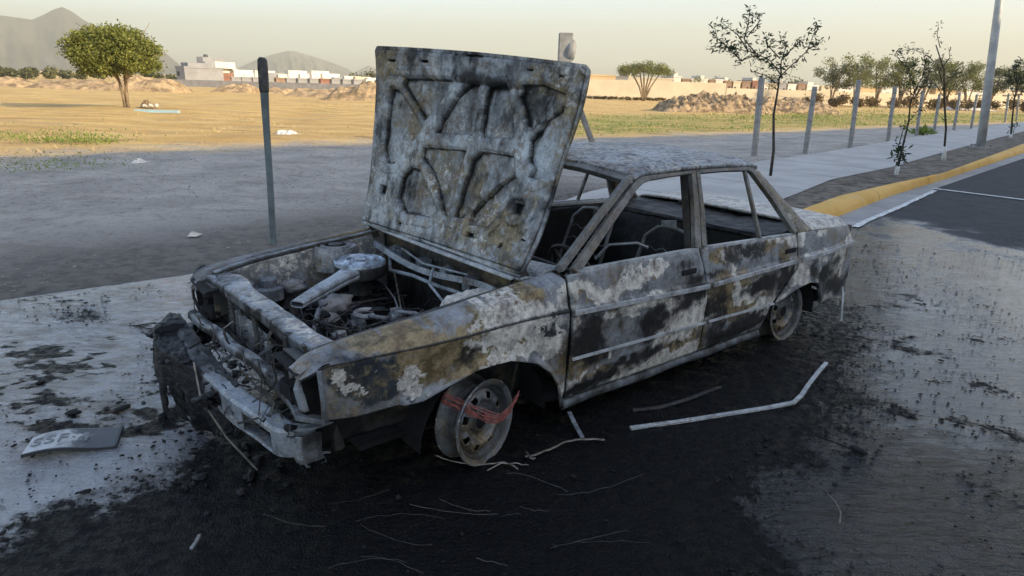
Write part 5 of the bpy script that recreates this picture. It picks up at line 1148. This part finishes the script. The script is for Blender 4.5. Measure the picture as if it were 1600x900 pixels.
for k, x_ in enumerate(xs):
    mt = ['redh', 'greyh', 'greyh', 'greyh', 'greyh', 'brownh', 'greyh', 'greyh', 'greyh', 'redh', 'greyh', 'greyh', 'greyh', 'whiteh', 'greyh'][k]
    bx_ = [(.25, .85, [.5, 1.0, .45, 1.0, .7, .5, 1.15, .7, 1.2, .8, .25, .5, .45, .3, .6][k], ['redh', 'whiteh', 'whiteh', 'whiteh', 'greyh', 'whiteh', 'whiteh', 'whiteh', 'whiteh', 'whiteh', 'greyh', 'whiteh', 'cream', 'whiteh', 'greyh'][k], 'roof_room')]
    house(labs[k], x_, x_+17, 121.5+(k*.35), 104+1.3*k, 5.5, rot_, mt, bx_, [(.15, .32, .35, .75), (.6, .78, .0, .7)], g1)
b = MB(); a = at(270, 130, 92); c = at(600, 130, 100); b.bar([(a[0], 92, .25), (c[0], 100, .25)], .25, 1.2, (0, 0, 1)); M['block'] = plain('bare_block', (.17, .165, .17), .95, .15, 2); tag(b.build('low_wall', M['block']), 'long low grey wall in front of the far row of houses', 'wall')
# right row
a = at(905, 130, 98); c = at(1135, 130, 104)
def walls(name, label, px0, Y0, px1, Y1, h0, mat, t=.2):
    a = at(px0, 130, Y0); c = at(px1, 130, Y1); b = MB(); b.bar([(a[0], Y0, h0/2-.2), (c[0], Y1, h0/2-.2)], t, h0+.4, (0, 0, 1)); return tag(b.build(name, M[mat]), label, 'wall')
walls('perimeter_wall', 'long sunlit cream wall beyond the rubble heap', 905, 95, 1135, 97, 2.45, 'cream')
walls('perimeter_wall', 'lower cream wall continuing right behind the saplings', 1136, 97.5, 1640, 112, 1.8, 'cream')
g2 = 'flat roofed houses behind the cream walls'
house('tan flat roofed house with small dark windows just right of the bonnet', 918, 962, 119, 110, 8, R(6), 'tan', [], [(.05, .12, .62, .80), (.20, .27, .62, .80), (.38, .45, .62, .80), (.50, .57, .62, .8), (.88, .94, .62, .8)], g2)
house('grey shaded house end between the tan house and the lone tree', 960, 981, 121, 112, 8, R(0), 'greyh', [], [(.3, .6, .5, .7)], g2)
house('cream house behind the lone tree', 981, 1052, 123.5, 114, 8, R(5), 'cream', [(.02, .1, .4, 'cream', 'parapet_block')], [(.55, .6, .5, .7)], g2)
hx = [(1052, 'whiteh', 124), (1066, 'brownh', 128), (1080, 'whiteh', 128), (1094, 'whiteh', 128), (1108, 'brownh', 129), (1118, 'whiteh', 129), (1132, 'brownh', 131), (1146, 'cream', 132), (1160, 'brownh', 132), (1176, 'redh', 131), (1190, 'whiteh', 134), (1204, 'cream', 135), (1218, 'greyh', 134), (1232, 'whiteh', 136), (1248, 'brownh', 135), (1262, 'whiteh', 138), (1285, 'cream', 139), (1312, 'whiteh', 140), (1345, 'tan', 141), (1380, 'whiteh', 142), (1420, 'cream', 142), (1465, 'tan', 143), (1505, 'whiteh', 145), (1560, 'cream', 146)]
hl = ['white box house at the right end of the long cream wall', 'narrow brown fronted house next to the white box at the wall end', 'white house above the left shoulder of the rubble heap', 'second white house above the rubble heap', 'narrow brown house over the middle of the rubble heap', 'white house over the right half of the rubble heap', 'brown fronted house over the right shoulder of the rubble heap', 'cream house just left of the nearest fence post', 'brown house left of the nearest fence post, beside the cream one', 'reddish house touching the nearest fence post', 'white house between the nearest fence post and nearest sapling', 'cream house directly behind the nearest sapling stem', 'grey house just right of the nearest sapling stem', 'white house left of the second fence post', 'brown house behind the second fence post', 'white house just right of the second fence post', 'cream house midway between second and third fence posts', 'white house just left of the third fence post', 'tan house just right of the third fence post', 'white house behind the fourth fence post', 'cream house behind the second sapling', 'tan house behind the third sapling', 'white house left of the lamp pole foot', 'cream house right of the lamp pole']
for k, (x_, mt, yt) in enumerate(hx):
    nx = hx[k+1][0] if k < len(hx)-1 else 1630; house(hl[k], x_, x_+(nx-x_)*.86, yt-3, 118+.5*k, 6, R(8), mt, [] if k % 3 else [(.2, .7, .5, 'whiteh', 'roof_room')], [(.2, .4, .5, .75)] if k % 2 else [(.6, .8, .45, .75)], g2)
# lone tree at right
def feather(name, label, px, py, ptop, Yd, spread, mat, n, seed, grp=None, lsize=.4):
    base = at(px, py, Yd); x, y = gnd(px, py); k = Yd/y if y > 0 else 1
    H = at(px, ptop, Yd)[2]; rd = random.Random(seed); cl = []; trk = []
    W = spread/FPX*Yd
    for j in range(5):
        a = rd.uniform(0, 6.28); q = rd.uniform(.15, .75); ex = math.cos(a)*W*.5*q; ey = math.sin(a)*W*.4*q; trk.append(([(0, 0, -.2), (ex*.25, ey*.25, H*.3), (ex*.6, ey*.6, H*.6), (ex, ey, H*.85)], [H*.016, H*.012, H*.009, H*.004]))
        for _ in range(7): cl.append((ex+rd.uniform(-.32, .32)*W, ey+rd.uniform(-.3, .3)*W, H*rd.uniform(.42, .95), H*rd.uniform(.06, .15)))
    return tree(name, label, (base[0], Yd, 0), trk, cl, n, lsize, mat, grp, 'mbark', .45, .2, 0, seed)
cl = [(math.cos(a)*q*3.1, math.sin(a)*q*2.4, 4.55+1.0*(1-q)+rd.uniform(-.5, .5), rd.uniform(.5, .85)) for a, q in [(rd.uniform(0, 6.28), math.sqrt(rd.random())) for _ in range(75)]]
trk = [([(0, 0, -.2), (ex*.3, 0, 1.6), (ex, ey, 4.2)], [.12, .10, .05]) for ex, ey in ((-2.2, .5), (-1.1, -.6), (-.3, .4), (.5, -.2), (1.3, .5), (2.3, 0))]
x_, y_, z_ = at(1008, 130, 84); tree('field_tree', 'airy green tree standing before the long cream wall', (x_, 84, 0), trk, [(c[0], c[1], c[2]*.74, c[3]*.95) for c in cl], 6500, .20, 'euc', bark='mbark', shell=.1, seed=8)
g3 = 'tall feathery trees beyond the fence'
FT = [(1298, 163, 98, 60, 'eucd', 'dark small crowned tree at the left end of the far tree row'), (1335, 163, 84, 62, 'euc', 'tall pale feathery tree just left of the third fence post top'), (1368, 163, 90, 55, 'euc', 'tall feathery tree behind the fourth fence post'), (1405, 164, 92, 60, 'euc', 'tall tree behind the left of the second sapling crown'), (1440, 164, 88, 60, 'eucd', 'tall darker tree behind the second sapling crown'), (1478, 165, 95, 60, 'euc', 'feathery tree behind the third sapling'), (1510, 166, 98, 55, 'euc', 'feathery tree between the third sapling and lamp pole'), (1545, 167, 104, 50, 'eucd', 'dark tree behind the lamp pole'), (1580, 167, 100, 50, 'euc', 'feathery tree behind the rightmost sapling'), (1612, 168, 92, 60, 'eucd', 'dark tree cut by the right edge of the photo'), (1205, 150, 116, 22, 'eucd', 'tiny tree behind the nearest sapling'), (1088, 148, 118, 20, 'euc', 'small pale tree right of the lone airy tree')]
for k, (px, pb, pt, sp_, mt, lab) in enumerate(FT): feather('feathery_tree', lab, px, pb, pt, 92 if k < 10 else 106, sp_*1.15, mt, 3800 if k < 10 else 500, 70+k, g3, .24)

# ---------------------------------------------------------------- litter in the field
M['rub'] = plain('pale_rubbish', (.62, .57, .50), .9, .2, 3, 0, .6, 8); M['bluep'] = plain('pale_blue_board', (.33, .48, .53), .6, .1, 3)
x, y = gnd(455, 213)
def flatheap(name, label, px0, px1, py, h, mat, seed, cat, deep=.6):
    x0, y0 = gnd(px0, py); x1, y1 = gnd(px1, py)
    def f(Sg, Tg):
        e = np.sin(np.pi*Tg)*np.clip(np.minimum(Sg*6, (1-Sg)*1.6), 0, 1); return x0+(x1-x0)*Sg, (y0+y1)/2+(Tg-.5)*deep+0*Sg, h*e*(.4+1.2*fbm(Sg*8, Tg*3, 2, 4, seed))-.02
    return tag(grid(name, f, 60, 16, M[mat]), label, cat)
flatheap('rubbish_heap', 'low white strip of rubbish in the sunlit dirt right of the steel post', 424, 492, 213, .16, 'rub', 3, 'rubbish', 1.1)
flatheap('rubbish_heap', 'small pale rag lying on the shaded dirt at left', 208, 232, 252, .06, 'rub', 5, 'rubbish', .3)
flatheap('rubble_pile', 'grey green rubble pile beside the trunk of the big tree', 216, 256, 171, .38, 'rubblec', 6, 'rubble', 1.0)
flatheap('rubble_pile', 'white rubble heap left of the lamp pole at the field edge', 1495, 1535, 172, .8, 'rub', 7, 'rubble', 2.)
x0, y0 = gnd(212, 176); x1, y1 = gnd(303, 176); b = MB(); b.box(x0, y0-.1, -.0, x1, y0+.06, .13); tag(b.build('blue_board', M['bluep'], bevel=.01), 'long pale blue board lying by the big green tree', 'board')
b = MB()
for k in range(5): b.add(*lump((random.uniform(-.35, .35), random.uniform(-.1, .1), .24+random.uniform(0, .06)), random.uniform(.05, .09), 6, k+3))
o = b.build('rubbish_scraps', M['rub'], smooth=True); x, y = gnd(238, 172); o.location = (x, y, -.08); tag(o, 'pale scraps of rubbish on top of the rubble pile by the tree', 'rubbish', kind='stuff')

# ================================================================== NEAR GROUND THINGS
# number plate
import math as _m
def plate():
    A = np.array([-2.00, 2.38]); B = np.array([-1.66, 2.52]); cx, cy = (A+B)/2+np.array([-.035, .065]); rz = math.atan2(B[1]-A[1], B[0]-A[0])-.06
    n = NT('plate_face'); a = n.noise(9, 7, .7); sx = n.n.new('ShaderNodeSeparateXYZ'); n.t.links.new(n.tc.outputs['Object'], sx.inputs[0])
    sm = n.ramp(n.math('MULTIPLY_ADD', n.math('SUBTRACT', a, .5), .45, n.math('MULTIPLY_ADD', sx.outputs[1], .5, sx.outputs[0])), .00, .06)
    c = n.mix(n.ramp(a, .42, .6), (.44, .45, .45), (.22, .225, .23)); c = n.mix(n.math('MULTIPLY', sm, .93), c, (.05, .055, .06)); m = n.out(c, .5, .1, n.bump(a, .3, .005))
    r = empty('number_plate', (cx, cy, .012), rz); tag(r, 'scorched number plate lettered SSF lying on the wet pavement', 'number plate')
    W, H = .34, .155
    def f(Sg, Tg): x = (Sg-.5)*W; y = (Tg-.5)*H; z = .012*np.sin(Sg*5)+.016*Sg*Tg; return x, y, z+.010
    o = grid('plate_sheet', f, 50, 24, m, r, thick=.003)
    n2 = NT('plate_edge'); me_ = n2.out((.03, .032, .035), .5, 0, None)
    b = MB(); zz = lambda Sg, Tg: .012*math.sin(Sg*5)+.016*Sg*Tg+.010
    b.bar([((s-.5)*W, -H/2, zz(s, 0)-.006) for s in np.linspace(0, 1, 12)], .008, .014, (0, 0, 1)); b.bar([(W/2, (t-.5)*H, zz(1, t)-.006) for t in np.linspace(0, 1, 8)], .010, .014, (0, 0, 1)); b.build('plate_rim', me_, r)
    fc = bpy.data.curves.new('plate_lettering', 'FONT'); fc.body = 'SSF\u00b74'; fc.size = .092; fc.offset = .0; fc.extrude = .0008; fc.align_x = 'LEFT'; fc.space_character = 1.12
    to = bpy.data.objects.new('t', fc); COL.objects.link(to); dg = bpy.context.evaluated_depsgraph_get(); me = bpy.data.meshes.new_from_object(to.evaluated_get(dg)); bpy.data.objects.remove(to)
    lm = NT('plate_ink').out((.17, .18, .19), .6); me.materials.clear(); me.materials.append(lm); me.name = 'plate_lettering'
    for v in me.vertices:
        s = (v.co.x-.155+W/2)/W; v.co.x -= .155; v.co.y -= .028; v.co.z += zz(s, (v.co.y+H/2)/H)+.0035
    lo = bpy.data.objects.new('plate_lettering', me); COL.objects.link(lo); lo.parent = r
plate()
# long bent trim strip on the ground
def strip_thing(name, label, pts, w, h, mat, cat):
    b = MB(); P = [Vector((*p[:2], p[2] if len(p) > 2 else .012)) for p in pts]; b.bar(P, w, h, (0, 0, 1)); return tag(b.build(name, M[mat], bevel=.002), label, cat)
G = lambda px, py, z=.012: (*gnd(px, py, z), z)
strip_thing('trim_strip', 'long pale bent metal trim strip lying right of the car', [G(985, 669), G(1060, 659), G(1130, 648), G(1200, 637), G(1240, 629, .03), G(1252, 618, .035), G(1262, 603), G(1278, 582), G(1291, 567, .02)], .022, .014, 'trim', 'trim strip')
strip_thing('trim_strip', 'short dark trim strip nearer the sill than the long one', [G(988, 641), G(1030, 637), G(1075, 624), G(1105, 612), G(1126, 605)], .020, .010, 'grime', 'trim strip')
strip_thing('sheet_splinter', 'short splinter of sheet metal standing below the front door', [G(889, 643, .06), G(897, 660, .03), G(910, 684)], .022, .006, 'steel', 'metal splinter')
def wire(name, label, pts, r_=.0035, mat='wire', grp='loose wires on the soot', z=.02):
    b = MB(); Q = []
    for i in range(len(pts)-1):
        for f in np.linspace(0, 1, 6, endpoint=False): x, y = pts[i][0]+(pts[i+1][0]-pts[i][0])*f, pts[i][1]+(pts[i+1][1]-pts[i][1])*f; Q.append((*gnd(x, y, z), z+random.uniform(-.004, .006)))
    Q = [Vector(q) for q in Q]; Q = [Q[max(0, i-1)]*.25+Q[i]*.5+Q[min(len(Q)-1, i+1)]*.25 for i in range(len(Q))]
    b.tube(Q, r_, 5); return tag(b.build(name, M[mat]), label, 'wire', grp)
wire('loose_wire', 'long pale curved wire lying right of the front wheel', [(820, 713), (835, 711), (860, 702), (885, 690), (915, 687), (952, 686)], .005)
wire('loose_wire', 'short hooked wire at the left end of the long pale wire', [(822, 705), (828, 716), (838, 717)], .005)
wire('loose_wire', 'thin curling wire lying below the front wheel', [(680, 712), (710, 722), (750, 728), (790, 722), (815, 735)], .003)
wire('loose_wire', 'thin wire arc just right below the front wheel', [(760, 735), (785, 724), (810, 725), (830, 728)], .003)
wire('loose_wire', 'fine kinked wire on the wet asphalt at lower right', [(1292, 772), (1306, 785), (1314, 802), (1311, 822)], .003)
wire('loose_wire', 'fine wire loop at the far right of the wet asphalt', [(1495, 662), (1480, 665), (1475, 678), (1485, 688)], .003)
wire('loose_wire', 'straight thin wire far right on the wet asphalt', [(1540, 665), (1570, 675), (1598, 695)], .003, 'char')
wire('loose_wire', 'black wavy wire right of the dark soot patch', [(1255, 652), (1262, 668), (1275, 680), (1300, 690), (1330, 702), (1350, 715)], .0035, 'char')
rd = random.Random(22); b = MB()
M['cord'] = plain('dull_steel_cord', (.085, .082, .078), .7, .3, 30)
for k in range(15):
    cx, cy = rd.uniform(440, 960), rd.uniform(745, 880); a = rd.uniform(-.5, .6); L_ = rd.uniform(12, 75); cv = rd.uniform(-.3, .3); Q = []
    for f in np.linspace(-1, 1, 9): Q.append((*gnd(cx+math.cos(a)*L_*f, cy+math.sin(a)*L_*.5*f+cv*L_*.5*f*f+rd.uniform(-1.5, 1.5), .018), .018))
    b.tube(Q, rd.uniform(.0005, .0011), 4)
tag(b.build('tyre_cord_strands', M['cord']), 'fine hair like steel strands scattered on the soot in the foreground', 'wire strands', kind='stuff')
# soot crumbs: stuff
ICO = None
def crumb_mesh(P, S, seed=3):
    rg = np.random.default_rng(seed); phi = (1+5**.5)/2; iv = np.array([(-1, phi, 0), (1, phi, 0), (-1, -phi, 0), (1, -phi, 0), (0, -1, phi), (0, 1, phi), (0, -1, -phi), (0, 1, -phi), (phi, 0, -1), (phi, 0, 1), (-phi, 0, -1), (-phi, 0, 1)])/1.9
    fi = np.array([(0, 11, 5), (0, 5, 1), (0, 1, 7), (0, 7, 10), (0, 10, 11), (1, 5, 9), (5, 11, 4), (11, 10, 2), (10, 7, 6), (7, 1, 8), (3, 9, 4), (3, 4, 2), (3, 2, 6), (3, 6, 8), (3, 8, 9), (4, 9, 5), (2, 4, 11), (6, 2, 10), (8, 6, 7), (9, 8, 1)])
    n = len(P); a = rg.uniform(0, 6.28, n); V = iv[None]*(1+.22*rg.normal(size=(n, 12, 1)))*np.array([1, .75, .34])[None, None]*S[:, None, None]; x = V[..., 0]*np.cos(a)[:, None]-V[..., 1]*np.sin(a)[:, None]; y = V[..., 0]*np.sin(a)[:, None]+V[..., 1]*np.cos(a)[:, None]
    V = np.stack([x, y, V[..., 2]], -1)+P[:, None, :]; F = (fi[None]+12*np.arange(n)[:, None, None]).reshape(-1, 3); return V.reshape(-1, 3), F
rg = np.random.default_rng(99); n = 190000; X = rg.uniform(-4, 6.5, n); Y = rg.uniform(1.2, 7.5, n); s_ = soot_at(X, Y)
left = (X < -1.0)&(Y > 2.0); dens = np.clip(s_*(1-s_)*4, 0, 1)*.55+.06*(s_ > .9)+.10*left*(fbm(X, Y, 1.6, 4, 61) > .44)*1.8+.16*(X > 1.0)*(fbm(X, Y, 1.4, 4, 77) > .53)+.02*(X > 1.)
tt = X*Mn[0]+Y*Mn[1]; keep_ = (rg.random(n) < dens)&(X*Mn[0]+Y*Mn[1] > T_far(X*D[0]+Y*D[1])+.1)&~((X*D[0]+Y*D[1] > 6)&(tt < T_gut(X*D[0]+Y*D[1])))
X, Y = X[keep_], Y[keep_]; S = .0022+.008*rg.random(len(X))**4+.007*(rg.random(len(X)) < .04); P = np.stack([X, Y, .006+S*.2], 1); V, F = crumb_mesh(P, S)
tag(link('soot_crumbs', V, F, M['char'], smooth=False), 'black crumbs of soot and ash scattered on the wet pavement', 'soot crumbs', kind='stuff')
# larger lumps, each a thing
for k, (px, py, s_, lab) in enumerate([(115, 648, .035, 'black lump of char left of the melted bumper, upper of two flat pieces'), (192, 641, .034, 'black ragged lump of char just above the number plate right end'), (1342, 708, .036, 'black lump of char lying on the wet asphalt at right'), (1322, 732, .016, 'small black crumb below the lump at right'), (64, 600, .024, 'dark pebble of char at far left of the wet pavement'), (216, 672, .018, 'small black lump just right of the number plate'), (134, 771, .02, 'dark fleck of char in the lower left puddle'), (318, 420, .02, 'small dark stone at the dirt edge left of the car')]):
    x, y = gnd(px, py); V, F = lump((0, 0, 0), s_*.75, 8, k+2, (1.5, .9, .38)); o = link('char_lump', V, F, M['char'], smooth=True); o.location = (x, y, s_*.25+.004); o.rotation_euler = (0, 0, k*1.1); tag(o, lab, 'char lump', 'lumps of char on the pavement')
# black torn plastic left of the bumper
def torn(Sg, Tg):
    x = -1.17+.26*Sg+.05*np.sin(Tg*6); y = 3.03+.12*(Tg-.5)*(1+Sg)+.12*Sg; z = .006+.045*np.sin(Sg*5+Tg*3)**2+.06*sst(.6, 1, Tg)*Sg; return x, y, z
tag(grid('torn_plastic', torn, 40, 20, M['char2'], thick=.006, keep=lambda s, t: fbm(s*5, t*3, 1, 3, 12) < .60), 'black torn scrap of plastic on the pavement left of the melted bumper', 'plastic scrap')
strip_thing('bone_shaped_scrap', 'small pale burnt scrap in the soot at lower left', [G(298, 858, .02), G(306, 848, .025), G(312, 836, .02)], .012, .010, 'alu', 'scrap')
flatheap('cloth_scrap', 'small pale rag in the dirt at the edge of the soot left of the car', 296, 312, 364, .03, 'rub', 8, 'rag', .15)
# red wires tangled round the front wheel
rd = random.Random(4); b = MB(); cm = car.matrix_world if False else Matrix.Translation(car.location) @ Matrix.Rotation(YAW, 4, 'Z')
for k in range(15):
    dv = rd.uniform(-.03, .03); ph_ = rd.uniform(0, 6); pts = []
    for f in np.linspace(0, 1, 13):
        u = -.17+.31*f; v = np.interp(f, [0, .3, .5, .8, 1], [.70, .82, .87, .845, .80])+dv*.5; w = .318-.095*math.sin(math.pi*min(1, f*1.15)*.5)*(1-.0*f)+.055*max(0, f-.45)/.55*1.0+rd.uniform(-.004, .004)+dv*.8+.010*math.sin(f*9+ph_); pts.append(cm @ Vector(C(u, v, w)))
    b.tube(pts, .0019, 5)
tag(b.build('red_wire_bundle', M['redwire']), 'tangle of red wires looped across the bare front wheel', 'wire bundle')

# pebbles on the dirt by the car and on the planting strip
rg = np.random.default_rng(7); n = 30000; X = rg.uniform(-14, 8, n); Y = rg.uniform(4.5, 16, n); out = T_far(X*D[0]+Y*D[1])-(X*Mn[0]+Y*Mn[1])
k_ = (out > .15)&(fbm(X, Y, .8, 4, 71) > .50)&(rg.random(n) < .55)&(np.abs(X) < Y*.9+1)
X, Y = X[k_], Y[k_]; S = .005+.016*rg.random(len(X))**3; Zp = -.035+(fbm(X, Y, .7, 5, 11)-.5)*.16*sst(.3, 3, out[k_])+(fbm(X, Y, .12, 3, 5)-.5)*.35*sst(2, 12, out[k_])+.12*sst(6, 9, X*D[0]+Y*D[1])*np.clip(1-out[k_]/5, 0, 1)
V, F = crumb_mesh(np.stack([X, Y, Zp+S*.3], 1), S, 5); M['peb'] = plain('pebble', (.30, .27, .235), .9, .4, 8)
tag(link('pebbles', V, F, M['peb']), 'small pebbles and clods scattered on the shaded dirt', 'pebbles', kind='stuff')
